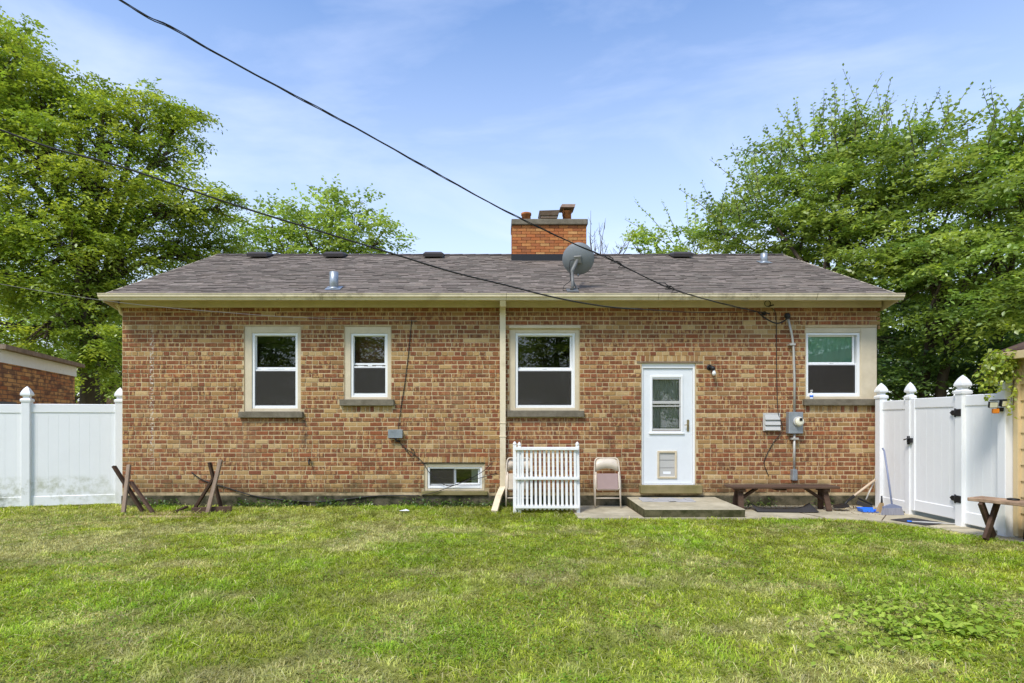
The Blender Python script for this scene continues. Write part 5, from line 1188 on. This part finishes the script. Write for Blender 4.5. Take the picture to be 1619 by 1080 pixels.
# the big tree on the left
bl_ = [B_(5, 100, 72, 20, 1), B_(-60, 60, 80, 20.5), B_(62, 165, 48, 19.6), B_(128, 160, 52, 20.5), B_(160, 215, 60, 20), B_(225, 185, 44, 21), B_(280, 195, 40, 22, .9), B_(265, 240, 36, 21), B_(60, 250, 70, 19), B_(150, 300, 68, 19.3), B_(235, 320, 58, 20.2, .8), B_(305, 318, 46, 21.2, .8), B_(348, 330, 30, 21.8, .9),
       B_(335, 390, 42, 22.5, .8), B_(-70, 190, 110, 19), B_(30, 345, 80, 18.8, .8), B_(105, 390, 62, 18.4, .7), B_(195, 405, 68, 20, .7), B_(280, 400, 56, 21, .7), B_(-60, 400, 110, 18.5), B_(40, 455, 66, 18.6, .6), B_(125, 470, 58, 18.6, .6), B_(205, 475, 46, 19.6, .6),
       B_(70, 535, 44, 17.6, .6), B_(150, 540, 44, 18.2, .6), B_(15, 520, 50, 17.8, .6), B_(125, 590, 30, 18.4, .7), B_(168, 575, 32, 19, .8)]
T1 = tree('broadleaf_tree', 'tall bright green tree with drooping leafy limbs behind the left fence', 'tree', (P(135, 600, 20).x, 10.2, 0), bl_, G_L, leaf=.135, per=14, sprays=14, kl=8, sl=.6, trunk_r=.32, seed=21, droop=.55, flat=.55, up=.1, clump=.7, trunk_top=9.0)
# small maple behind the roof
bl_ = [B_(430, 355, 36, 27, .8), B_(478, 352, 36, 27), B_(528, 342, 40, 27), B_(570, 352, 36, 27, 1), B_(606, 380, 26, 27, .8), B_(500, 390, 44, 27, .8), B_(560, 398, 44, 27, .7), B_(440, 395, 40, 27, .7), B_(520, 430, 70, 27, .7)]
sh_ = [(P(x0, y0, 27), P(x1, y1, 27)) for x0, y0, x1, y1 in ((505, 330, 513, 306), (545, 330, 549, 312), (575, 335, 590, 332), (430, 340, 424, 313), (560, 330, 570, 314), (600, 370, 626, 362), (530, 330, 533, 312))]
T2 = tree('maple_tree', 'round topped maple tree rising behind the house ridge', 'tree', (P(520, 600, 27).x, 17, 0), bl_, G_M, leaf=.18, per=8, sprays=10, kl=7, sl=.8, trunk_r=.25, seed=22, droop=.2, flat=.8, up=.4, clump=.7, shoots=sh_, trunk_top=8.5, wid=.36)
T2b = tree('pale_tree', 'pale green far tree showing between the tall tree and the ridge', 'tree', (P(370, 600, 34).x, 24, 0), [B_(385, 372, 30, 34), B_(362, 395, 34, 34), B_(345, 360, 26, 34), B_(375, 420, 50, 34)], [s(128, 150, 92), s(118, 142, 86)], leaf=.2, per=2.6, sprays=9, kl=7, sl=.9, trunk_r=.25, seed=23, clump=.8, trunk_top=9)
# right-hand elms
bl_ = [B_(1160, 375, 45, 18.6, .8), B_(1215, 335, 62, 18.2), B_(1275, 275, 72, 17.5), B_(1290, 350, 75, 17), B_(1345, 250, 50, 17), B_(1360, 330, 80, 16.2), B_(1230, 390, 60, 18, .6), B_(1330, 410, 80, 16, .7), B_(1385, 420, 75, 15.5, .7), B_(1425, 480, 62, 15, .6), B_(1395, 290, 55, 16.5), B_(1405, 540, 50, 15.2, .5)]
S_ = ((1300, 240, 1303, 143), (1330, 215, 1318, 130), (1345, 210, 1395, 117), (1335, 225, 1418, 158), (1270, 235, 1228, 170), (1265, 255, 1205, 206), (1230, 280, 1202, 232), (1200, 320, 1122, 252), (1190, 320, 1156, 232), (1180, 345, 1096, 314), (1240, 250, 1258, 180), (1290, 230, 1285, 165), (1165, 370, 1105, 345))
sh_ = [(P(a, b, 17.3), P(c, d, 17.1)) for a, b, c, d in S_]
def auto_shoots(n, x0, x1, yf, d, seed, L0=50, L1=95):
    rr = random.Random(seed); out = []
    for i in range(n):
        x = rr.uniform(x0, x1); y = yf(x) + rr.uniform(5, 45); a = rr.gauss(.15 if x > (x0 + x1) / 2 else -.25, .5); l = rr.uniform(L0, L1); dd = d + rr.uniform(-1, .6)
        out.append((P(x, y, dd), P(x + l * math.sin(a), y - l * math.cos(a), dd - .2)))
    return out
sh_ += auto_shoots(34, 1130, 1430, lambda x: np.interp(x, [1130, 1210, 1260, 1340, 1430], [345, 280, 225, 200, 240]), 17.0, 1)
sh_ += auto_shoots(22, 1270, 1420, lambda x: np.interp(x, [1270, 1330, 1420], [235, 200, 225]), 17.0, 5, 75, 120)
T3 = tree('elm_tree', 'green elm with long leafy shoots rising behind the right end of the roof', 'tree', (9.6, 6.6, 0), bl_, G_R, leaf=.125, per=9, sprays=15, kl=12, sl=.8, trunk_r=.2, seed=31, droop=.25, flat=.5, up=.3, clump=.6, shoots=sh_, light=(.02, s(176, 196, 60)), trunk_top=5.5, stems=3)
bl_ = [B_(1460, 275, 65, 15.5), B_(1530, 262, 62, 15), B_(1610, 262, 68, 14.5), B_(1690, 260, 90, 14), B_(1470, 340, 80, 15), B_(1560, 320, 85, 14.2), B_(1640, 340, 90, 13.5), B_(1500, 420, 75, 14, .7), B_(1590, 420, 80, 13.2, .7), B_(1680, 430, 90, 12.8), B_(1520, 490, 60, 13.4, .55), B_(1610, 495, 70, 12.8, .6)]
S_ = ((1450, 220, 1487, 140), (1480, 215, 1536, 134), (1520, 200, 1585, 152), (1560, 200, 1612, 178), (1440, 230, 1450, 165), (1500, 200, 1498, 150), (1590, 190, 1640, 140))
sh_ = [(P(a, b, 15), P(c, d, 14.9)) for a, b, c, d in S_]
sh_ += auto_shoots(34, 1420, 1690, lambda x: np.interp(x, [1420, 1480, 1560, 1690], [240, 215, 205, 215]), 15.0, 2)
T4 = tree('spreading_elm', 'spreading elm hanging over the white gate and tan outbuilding', 'tree', (10.6, 4.2, 0), bl_, G_R, leaf=.12, per=9, sprays=15, kl=12, sl=.8, trunk_r=.2, seed=32, droop=.45, flat=.42, up=.12, clump=.62, shoots=sh_, light=(.02, s(176, 196, 60)), trunk_top=5.0, stems=3)
bl_ = [B_(1000, 385, 20, 21, .6), B_(1050, 392, 34, 21, .6), B_(1105, 385, 34, 20.5, .8), B_(1075, 430, 50, 21, .7)]
S_ = ((1060, 390, 988, 347), (1065, 385, 1003, 318), (1075, 380, 1046, 318), (1090, 380, 1085, 318), (1100, 370, 1098, 312), (1045, 395, 1006, 352), (1030, 395, 975, 392))
T5 = tree('sapling', 'slender young elm with arching shoots just above the ridge', 'tree', (P(1075, 600, 21).x, 11, 0), bl_, G_M, leaf=.14, per=9, sprays=11, kl=9, sl=.7, trunk_r=.1, seed=33, clump=.5, shoots=[(P(a, b, 21), P(c, d, 20.9)) for a, b, c, d in S_], light=(.05, s(176, 196, 60)), trunk_top=6.0, up=.5)
# bare twigs by the chimney
bs = empty('bare_shrub', (P(945, 600, 19).x, 9, 0), 'bare leafless twigs rising behind the ridge right of the chimney', 'shrub')
m_ = MB(); q0 = Vector((P(945, 600, 19).x, 9, 0)); rr = random.Random(4)
for (x, y) in ((934, 333), (947, 352), (957, 348), (940, 365), (962, 385), (932, 372), (951, 372), (998, 368), (1004, 360), (990, 385)):
    e = P(x, y, 19); s0 = P(945 + (x - 945) * .35, 430, 19); m_.tube([q0 + Vector((rr.uniform(-.1, .1), 0, 0)), s0, s0.lerp(e, .5) + Vector((rr.uniform(-.1, .1), 0, 0)), e], [.04, .022, .013, .004], 5)
    for k in range(4):
        f_ = rr.uniform(.35, .9); b0 = s0.lerp(e, f_); m_.tube([b0, b0 + Vector((rr.uniform(-.22, .22), 0, rr.uniform(.15, .35)))], [.007, .003], 4)
m_.build('twigs', M['bark'], bs)
# understory behind gate and on the left
def hedge(name, label, base, blobs, cols, seed, leaf=.13, per=6): return tree(name, label, 'shrub', base, blobs, cols, leaf=leaf, per=per, sprays=10, kl=8, sl=.55, trunk_r=.08, seed=seed, droop=.3, flat=.6, up=.2, clump=.6, trunk_top=1.4, stems=3)
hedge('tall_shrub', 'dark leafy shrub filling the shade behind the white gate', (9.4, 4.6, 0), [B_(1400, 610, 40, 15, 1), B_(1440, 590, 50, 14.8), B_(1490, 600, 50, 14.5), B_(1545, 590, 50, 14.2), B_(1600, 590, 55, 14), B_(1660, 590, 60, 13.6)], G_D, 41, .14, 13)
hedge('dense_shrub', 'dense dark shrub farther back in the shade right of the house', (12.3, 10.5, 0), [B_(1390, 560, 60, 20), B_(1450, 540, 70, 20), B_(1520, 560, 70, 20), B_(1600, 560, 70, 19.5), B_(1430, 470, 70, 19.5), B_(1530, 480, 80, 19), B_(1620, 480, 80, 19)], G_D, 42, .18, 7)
tree('oak_tree', 'dark green far tree between the neighbour garage and the house', 'tree', (P(170, 600, 32).x, 22, 0), [B_(165, 500, 40, 32), B_(190, 540, 40, 32), B_(130, 540, 36, 32), B_(150, 590, 44, 32), B_(200, 590, 40, 32), B_(110, 500, 40, 32), B_(215, 500, 40, 32), B_(100, 590, 40, 32)], G_R, leaf=.2, per=6, sprays=10, kl=8, sl=.9, trunk_r=.22, seed=43, trunk_top=4.5, clump=.8)
tree('thicket_tree', 'low tree behind the far brown roof left of the brick house', 'tree', (P(120, 600, 44).x, 34, 0), [B_(60, 560, 60, 44), B_(120, 570, 55, 44), B_(180, 570, 55, 44), B_(230, 560, 60, 44), B_(150, 500, 60, 44), B_(60, 480, 70, 44), B_(-20, 540, 70, 44)], G_M, leaf=.28, per=3, sprays=10, kl=7, sl=1.2, trunk_r=.25, seed=44, trunk_top=5, clump=1.1)
tree('hedge_tree', 'far dark tree seen low through the gaps right of the house', 'tree', (15, 17, 0), [B_(1250, 560, 80, 28), B_(1360, 560, 90, 28), B_(1460, 560, 90, 28), B_(1560, 560, 90, 28), B_(1660, 560, 90, 28), B_(1420, 470, 90, 28), B_(1560, 470, 90, 28)], G_R, leaf=.26, per=3, sprays=10, kl=7, sl=1.0, trunk_r=.22, seed=45, trunk_top=4.5, clump=.9)
# trees behind the viewer: seen only as reflections in the window panes
def copy_tree(o, label, loc, rz, sc):
    c = o.copy(); COL.objects.link(c); c.location = loc; c.rotation_euler = (0, 0, rz); c.scale = (sc,) * 3; c['label'] = label
    for ch in o.children:
        k = ch.copy(); COL.objects.link(k); k.parent = c
Y0_ = tree('yard_tree', 'tree across the yard mirrored in the narrow window pane', 'tree', (-9.0, -27, 0), [((-9, -27, 2.2), (3.4, 2, 2.0)), ((-10.5, -27, 5.5), (3.0, 2, 2.6)), ((-7.2, -27, 5.2), (3.0, 2, 2.6)), ((-9, -27, 8.2), (3.2, 2, 2.4)), ((-9, -28, 5), (3.4, 2, 3))], G_R, leaf=.24, per=3.2, sprays=10, kl=7, sl=.9, trunk_r=.25, seed=51, group='trees across the yard', trunk_top=6, clump=.9)
copy_tree(Y0_, 'tree across the yard mirrored in the left window pane', (-15.5, -27, 0), 1.2, 1.0)
copy_tree(Y0_, 'tree across the yard mirrored in the middle window pane', (-2.6, -28, 0), 2.9, .95)
copy_tree(Y0_, 'tree across the yard mirrored beside the middle window pane', (3.8, -27, 0), 4.4, 1.0)
copy_tree(Y0_, 'tree across the yard mirrored in the door glass', (10.4, -28, 0), 5.4, 1.0)
copy_tree(Y0_, 'tree across the yard mirrored left in the right window pane', (17.2, -26, 0), .4, 1.0)
copy_tree(Y0_, 'tree across the yard mirrored in the right window pane', (23.0, -26, 0), 3.4, 1.05)

# vine on the outbuilding corner
rgv = np.random.default_rng(8)
vn = empty('climbing_vine', (6.45, -2.6, 1.9), 'yellow-green climbing vine spilling over the outbuilding corner above the fence', 'vine')
strands = []
for (x0, y0, x1, y1) in ((1588, 562, 1548, 600), (1590, 560, 1556, 612), (1592, 560, 1562, 618), (1595, 562, 1570, 600), (1600, 560, 1582, 612), (1575, 560, 1545, 585), (1612, 556, 1590, 580), (1619, 556, 1600, 575), (1600, 565, 1598, 640), (1570, 556, 1552, 575), (1605, 560, 1606, 610), (1625, 552, 1600, 560), (1640, 545, 1610, 556)):
    for k in range(3):
        a, b = P(x0 + rgv.uniform(-6, 6), y0 + rgv.uniform(-4, 4), 7.25 + rgv.uniform(-.1, .1)), P(x1 + rgv.uniform(-6, 6), y1 + rgv.uniform(-6, 6), 7.25 + rgv.uniform(-.15, .1)); strands.append((a, b))
sb_ = np.array([a for a, b in strands]); se = np.array([b for a, b in strands]); dv_ = se - sb_; ll = np.linalg.norm(dv_, axis=1)
pp, tg = spray_points(sb_, dv_ / ll[:, None], ll, 24, .15, rgv)
pp = pp + rgv.normal(size=(len(pp), 3)) * .018
cl = np.array([s(168, 184, 66), s(150, 172, 60), s(182, 192, 78)])[rgv.integers(0, 3, len(pp))] * rgv.uniform(.75, 1.2, (len(pp), 1))
Vv, T = leaf_arrays(pp, tg, rgv.uniform(.035, .065, len(pp)), rgv, up_bias=.5, wid=.42)
link_mesh('leaves', fast_mesh('leaves', Vv - np.array(vn.location), T, np.repeat(cl, 4, axis=0)), M['leaf'], vn)
m_ = MB()
for a, b in strands[::2]: m_.tube([a, a.lerp(b, .5) + Vector((0, 0, .02)), b], .004, 4)
m_.build('stems', M['bark'], vn)

# ================================================================== GRASS
def vnoise(x, y, sc, seed):
    rg = np.random.default_rng(seed); G = rg.random((128, 128)); xs_, ys_ = x / sc + 500.3, y / sc + 500.7
    xi, yi = np.floor(xs_).astype(int), np.floor(ys_).astype(int); fx, fy = xs_ - xi, ys_ - yi; fx = fx * fx * (3 - 2 * fx); fy = fy * fy * (3 - 2 * fy)
    g_ = lambda a, b: G[a % 128, b % 128]
    return (g_(xi, yi) * (1 - fx) + g_(xi + 1, yi) * fx) * (1 - fy) + (g_(xi, yi + 1) * (1 - fx) + g_(xi + 1, yi + 1) * fx) * fy
def in_poly(x, y, poly):
    r_ = np.zeros(len(x), bool); n = len(poly)
    for i in range(n):
        (xa, ya), (xb, yb) = poly[i], poly[(i + 1) % n]
        c = ((ya > y) != (yb > y)) & (x < (xb - xa) * (y - ya) / ((yb - ya) + 1e-12) + xa); r_ ^= c
    return r_
rgg = np.random.default_rng(77)
def scatter(n_try, dens):
    d = np.sqrt(rgg.uniform(2.0 ** 2, 10.6 ** 2, n_try)); x = rgg.uniform(-1.05, 1.05, n_try) * d; y = d - CAMD
    keep = (rgg.random(n_try) < dens(d)) & (y < -.02)
    keep |= (y >= -.02) & (x < -6.6) & (x > -10)
    x, y, d = x[keep], y[keep], d[keep]
    k = ~in_poly(x, y + .03 * np.sin(x * 9) + .02 * np.sin(x * 23), pat)
    return x[k], y[k], d[k]
N = 560000
x, y, d = scatter(N, lambda d: np.clip(1.25 - d * .065, .45, 1))
dirt = np.exp(-(((x + 5.3) / .85) ** 2 + ((y + 1.02) / .14) ** 2)) + np.exp(-(((x + 5.0) / .8) ** 2 + ((y + .62) / .17) ** 2)) * .9
k = rgg.random(len(x)) > dirt * 1.1; x, y, d = x[k], y[k], d[k]
n = len(x)
streak = vnoise(x * .8 + y * .5, y * 1.3 - x * .3, .55, 1) * .5 + vnoise(x, y, 1.5, 2) * .35 + vnoise(x, y, .18, 3) * .25
left = np.clip((2.0 - x) / 9, 0, 1)
dry = np.clip((streak + left * .24 - .61) * 4.5, 0, 1) * .9
lush = np.clip((vnoise(x, y, .9, 5) * .6 + vnoise(x, y, .3, 6) * .5 - .48) * 3, 0, 1) * (1 - dry)
near_wall = np.clip((y + 1.9) / 1.2, 0, 1)
dry *= (1 - .6 * near_wall)
clump = vnoise(x, y, .13, 21) * .6 + vnoise(x, y, .06, 22) * .4
hgt = rgg.uniform(.016, .038, n) * (.65 + .8 * clump) * (1 + .3 * lush + .8 * near_wall) * (1 - .15 * dry)
straw = rgg.random(n) < .022; hgt *= 1 + .5 * straw
az = vnoise(x, y, .16, 23) * 14 + rgg.normal(size=n) * 1.0; lean = rgg.uniform(.5, 2.1, n)
wd = rgg.uniform(.0016, .0036, n) * (1 + .09 * (d - 3))
cg = np.array([s(166, 178, 58), s(150, 165, 48), s(180, 188, 70), s(128, 148, 42)])[rgg.integers(0, 4, n)]
cdry = np.array([s(206, 194, 138), s(192, 180, 122), s(186, 182, 130)])[rgg.integers(0, 3, n)]
cl_ = np.array(s(136, 178, 46)); cg = cg * (1 - .55 * lush[:, None]) + cl_ * .55 * lush[:, None]
lean = np.where(straw, lean * 1.6, lean); md = np.clip(dry * .75 + (rgg.random(n) < .14) * .5 + straw * .9, 0, 1)[:, None]
cc_ = (cg * (1 - md) + cdry * md) * rgg.uniform(.62, 1.32, (n, 1)) * (.56 + .95 * clump)[:, None] * (.66 + .34 * vnoise(x, y, .45, 24) + .30 * vnoise(x, y, 1.4, 25))[:, None]
ca_, sa_ = np.cos(az), np.sin(az); dirv = np.stack([ca_, sa_, np.zeros(n)], 1); sidev = np.stack([-sa_, ca_, np.zeros(n)], 1)
b0 = np.stack([x, y, np.full(n, -.003)], 1)
m1 = b0 + dirv * (hgt * lean * .42)[:, None] + np.array([0, 0, 1]) * (hgt * .75)[:, None]
tip = b0 + dirv * (hgt * lean)[:, None] + np.array([0, 0, 1]) * (hgt * (1.05 - .3 * lean))[:, None]
W = (sidev * wd[:, None])
Vv = np.stack([b0 - W, b0 + W, m1 + W * .8, m1 - W * .8, tip], 1).reshape(-1, 3); i = np.arange(n) * 5
T = np.stack([np.stack([i, i + 1, i + 2], 1), np.stack([i, i + 2, i + 3], 1), np.stack([i + 3, i + 2, i + 4], 1)], 1).reshape(-1, 3)
gr = link_mesh('grass', fast_mesh('grass', Vv, T, np.repeat(cc_, 5, axis=0)), M['grass']); tag(gr, 'short uneven grass blades covering the back lawn', 'grass', kind='stuff')
# clover and small broad leaves in patches
x, y, d = scatter(150000, lambda d: np.clip(1.2 - d * .06, .5, 1))
pt = vnoise(x, y, .7, 9) * .6 + vnoise(x, y, .2, 10) * .5 + np.clip(x * .012, -.05, .08)
k = (pt > .62) & (rgg.random(len(x)) < .75); x, y, d = x[k], y[k], d[k]; n = len(x)
hz_ = rgg.uniform(.015, .045, n); base = np.stack([x, y, hz_], 1)
tg = np.stack([rgg.normal(size=n), rgg.normal(size=n), rgg.uniform(-.1, .35, n)], 1); tg /= np.linalg.norm(tg, axis=1, keepdims=True)
Vv, T = leaf_arrays(base, tg, rgg.uniform(.012, .026, n), rgg, up_bias=1.6, wid=.42)
cl = np.array([s(132, 164, 54), s(116, 150, 46), s(150, 176, 66)])[rgg.integers(0, 3, n)] * rgg.uniform(.75, 1.15, (n, 1))
cv = link_mesh('clover', fast_mesh('clover', Vv, T, np.repeat(cl, 4, axis=0)), M['grass']); tag(cv, 'small clover leaves spread in patches through the lawn', 'clover', kind='stuff')
# broadleaf weeds: rosettes of larger leaves
def rosette(label, px, py, nl, ll, seed, group=None, name='lawn_weed'):
    dd = CAMH * F / (py - YH); c = Vector(((px - CX) * dd / F, dd - CAMD, 0)); rr = random.Random(seed)
    t = empty(name, c, label, 'weed', group)
    for i in range(nl):
        a = 2 * math.pi * i / nl + rr.uniform(-.4, .4); L_ = ll * rr.uniform(.6, 1.15); up_ = rr.uniform(.35, 1.0); dr = Vector((math.cos(a), math.sin(a), 0)); sdv = Vector((-math.sin(a), math.cos(a), 0)); m_ = MB(); n = 6
        g_ = rr.uniform(.8, 1.2); cc0 = rr.choice([s(154, 178, 66), s(140, 168, 58), s(170, 188, 78)]); col = (cc0[0] * g_, cc0[1] * g_, cc0[2] * g_, 1)
        rows = []
        for k in range(n + 1):
            u = k / n; p = c + dr * (L_ * u * (1 - .15 * up_)) + Vector((0, 0, .012 + L_ * up_ * (u - .62 * u * u))); hw = L_ * .17 * math.sin(math.pi * min(1, u * .92 + .05)) ** .8 * (.35 + .65 * min(1, u * 2.2))
            rows.append([p - sdv * hw + Vector((0, 0, hw * .35)), p, p + sdv * hw + Vector((0, 0, hw * .35))])
        for k in range(n):
            for q_ in range(2): m_.add([rows[k][q_], rows[k][q_ + 1], rows[k + 1][q_ + 1], rows[k + 1][q_]], [(0, 1, 2, 3)], None, col, True)
        m_.build('leaf', M['grass'], t)
    return t
wl_ = [('largest broad-leaved weed rosette in the right foreground', 1505, 1000, 8, .26), ('broad-leaved weed left of the largest rosette', 1458, 992, 7, .17), ('broad-leaved weed behind the largest rosette', 1488, 968, 7, .18),
       ('broad-leaved weed at the right side of the weed patch', 1552, 1010, 7, .17), ('small broad-leaved weed in front of the patch', 1475, 1030, 7, .15), ('leftmost weed rosette of the right foreground patch', 1395, 972, 8, .15),
       ('small weed rosette at the far left of the patch by clover', 1358, 965, 6, .12), ('weed rosette at the far right of the foreground patch', 1585, 985, 6, .14), ('low weed rosette between the largest and the leftmost', 1430, 1005, 7, .13),
       ('weed rosette in the lower right corner of the lawn', 1530, 1045, 6, .13), ('weed tuft beside the left timber trestle', 190, 815, 6, .10), ('leafy weed under the house wall left of the long bench', 1150, 806, 8, .17)]
for i, (lb, px, py, nl, ll) in enumerate(wl_): rosette(lb, px, py, nl, ll * (.72 if i < 10 else 1), 100 + i, 'broad-leaved weeds in the lawn')
# low leafy weeds between the rosettes
n = 1500; pxw = rgg.normal(1465, 85, n); pyw = rgg.normal(990, 26, n); dw = CAMH * F / (pyw - YH)
xw = (pxw - CX) * dw / F; yw = dw - CAMD; k = rgg.random(n) < .35 + .65 * (vnoise(xw, yw, .12, 31) > .5); xw, yw = xw[k], yw[k]; n = len(xw)
tg = np.stack([rgg.normal(size=n), rgg.normal(size=n), rgg.uniform(.0, .6, n)], 1); tg /= np.linalg.norm(tg, axis=1, keepdims=True)
Vv, T = leaf_arrays(np.stack([xw, yw, rgg.uniform(.01, .06, n)], 1), tg, rgg.uniform(.025, .065, n), rgg, up_bias=1.3, wid=.36)
cl = np.array([s(156, 180, 66), s(140, 166, 58), s(172, 190, 80)])[rgg.integers(0, 3, n)] * rgg.uniform(.75, 1.2, (n, 1))
tag(link_mesh('weed_patch', fast_mesh('weed_patch', Vv, T, np.repeat(cl, 4, axis=0)), M['grass']), 'patch of low leafy weeds in the right foreground of the lawn', 'weeds', kind='stuff')
# weeds along the wall foot
rw = np.random.default_rng(12)
n = 5200; xw = rw.uniform(HX0, 6.3, n); dens = vnoise(xw, xw * 0, .35, 14); k = (dens > .42) & ((xw < 1.0) | (xw > 3.75)) & (rw.random(n) < np.where(xw > 1, .30, .8)); xw = xw[k]; n = len(xw)
yw = -rw.uniform(.02, .16, n); bs_ = np.stack([xw, yw, rw.uniform(0.02, .16, n) * rw.random(n) + .01], 1)
tg = np.stack([rw.normal(size=n) * .6, -rw.random(n) * .5, rw.uniform(.1, .8, n)], 1)
Vv, T = leaf_arrays(bs_, tg, rw.uniform(.03, .07, n), rw, wid=.3)
cl = np.array([s(96, 128, 54), s(84, 112, 48), s(120, 140, 62)])[rw.integers(0, 3, n)] * rw.uniform(.7, 1.15, (n, 1))
tag(link_mesh('wall_weeds', fast_mesh('wall_weeds', Vv, T, np.repeat(cl, 4, axis=0)), M['leaf']), 'low weeds growing along the foot of the brick wall', 'weeds', kind='stuff')
n = 420; xl = np.concatenate([rw.uniform(3.8, 6.3, 300), rw.normal(5.9, .25, 120)]); yl = np.concatenate([-np.abs(rw.normal(0, .25, 300)) - .03, -rw.uniform(.1, 1.0, 120)]); ok = (yl > -1.25); xl, yl = xl[ok], yl[ok]; n = len(xl)
tg = np.stack([rw.normal(size=n), rw.normal(size=n), rw.uniform(0, .15, n)], 1); tg /= np.linalg.norm(tg, axis=1, keepdims=True)
Vv, T = leaf_arrays(np.stack([xl, yl, np.full(n, .036)], 1), tg, rw.uniform(.015, .05, n), rw, up_bias=2, wid=.3)
cl = np.array([s(120, 92, 62), s(96, 74, 52), s(150, 124, 82)])[rw.integers(0, 3, n)] * rw.uniform(.7, 1.15, (n, 1))
tag(link_mesh('leaf_litter', fast_mesh('leaf_litter', Vv, T, np.repeat(cl, 4, axis=0)), M['grass']), 'dry leaf litter scattered on the patio along the wall', 'leaf litter', kind='stuff')
# bare earth by the trestles
m_ = MB()
for (cx_, cy_, rx_, ry_) in ((-5.25, -1.03, .95, .15), (-5.0, -.62, .95, .2)):
    ring = [(cx_ + rx_ * math.cos(a) * (1 + .15 * math.sin(3 * a)), cy_ + ry_ * math.sin(a) * (1 + .2 * math.sin(5 * a)), .004) for a in np.linspace(0, 2 * math.pi, 28)[:-1]]
    m_.add(ring, [list(range(27))])
tag(m_.build('bare_earth', M['dirt']), 'bare sandy earth patch in front of the timber trestles', 'earth', kind='structure')
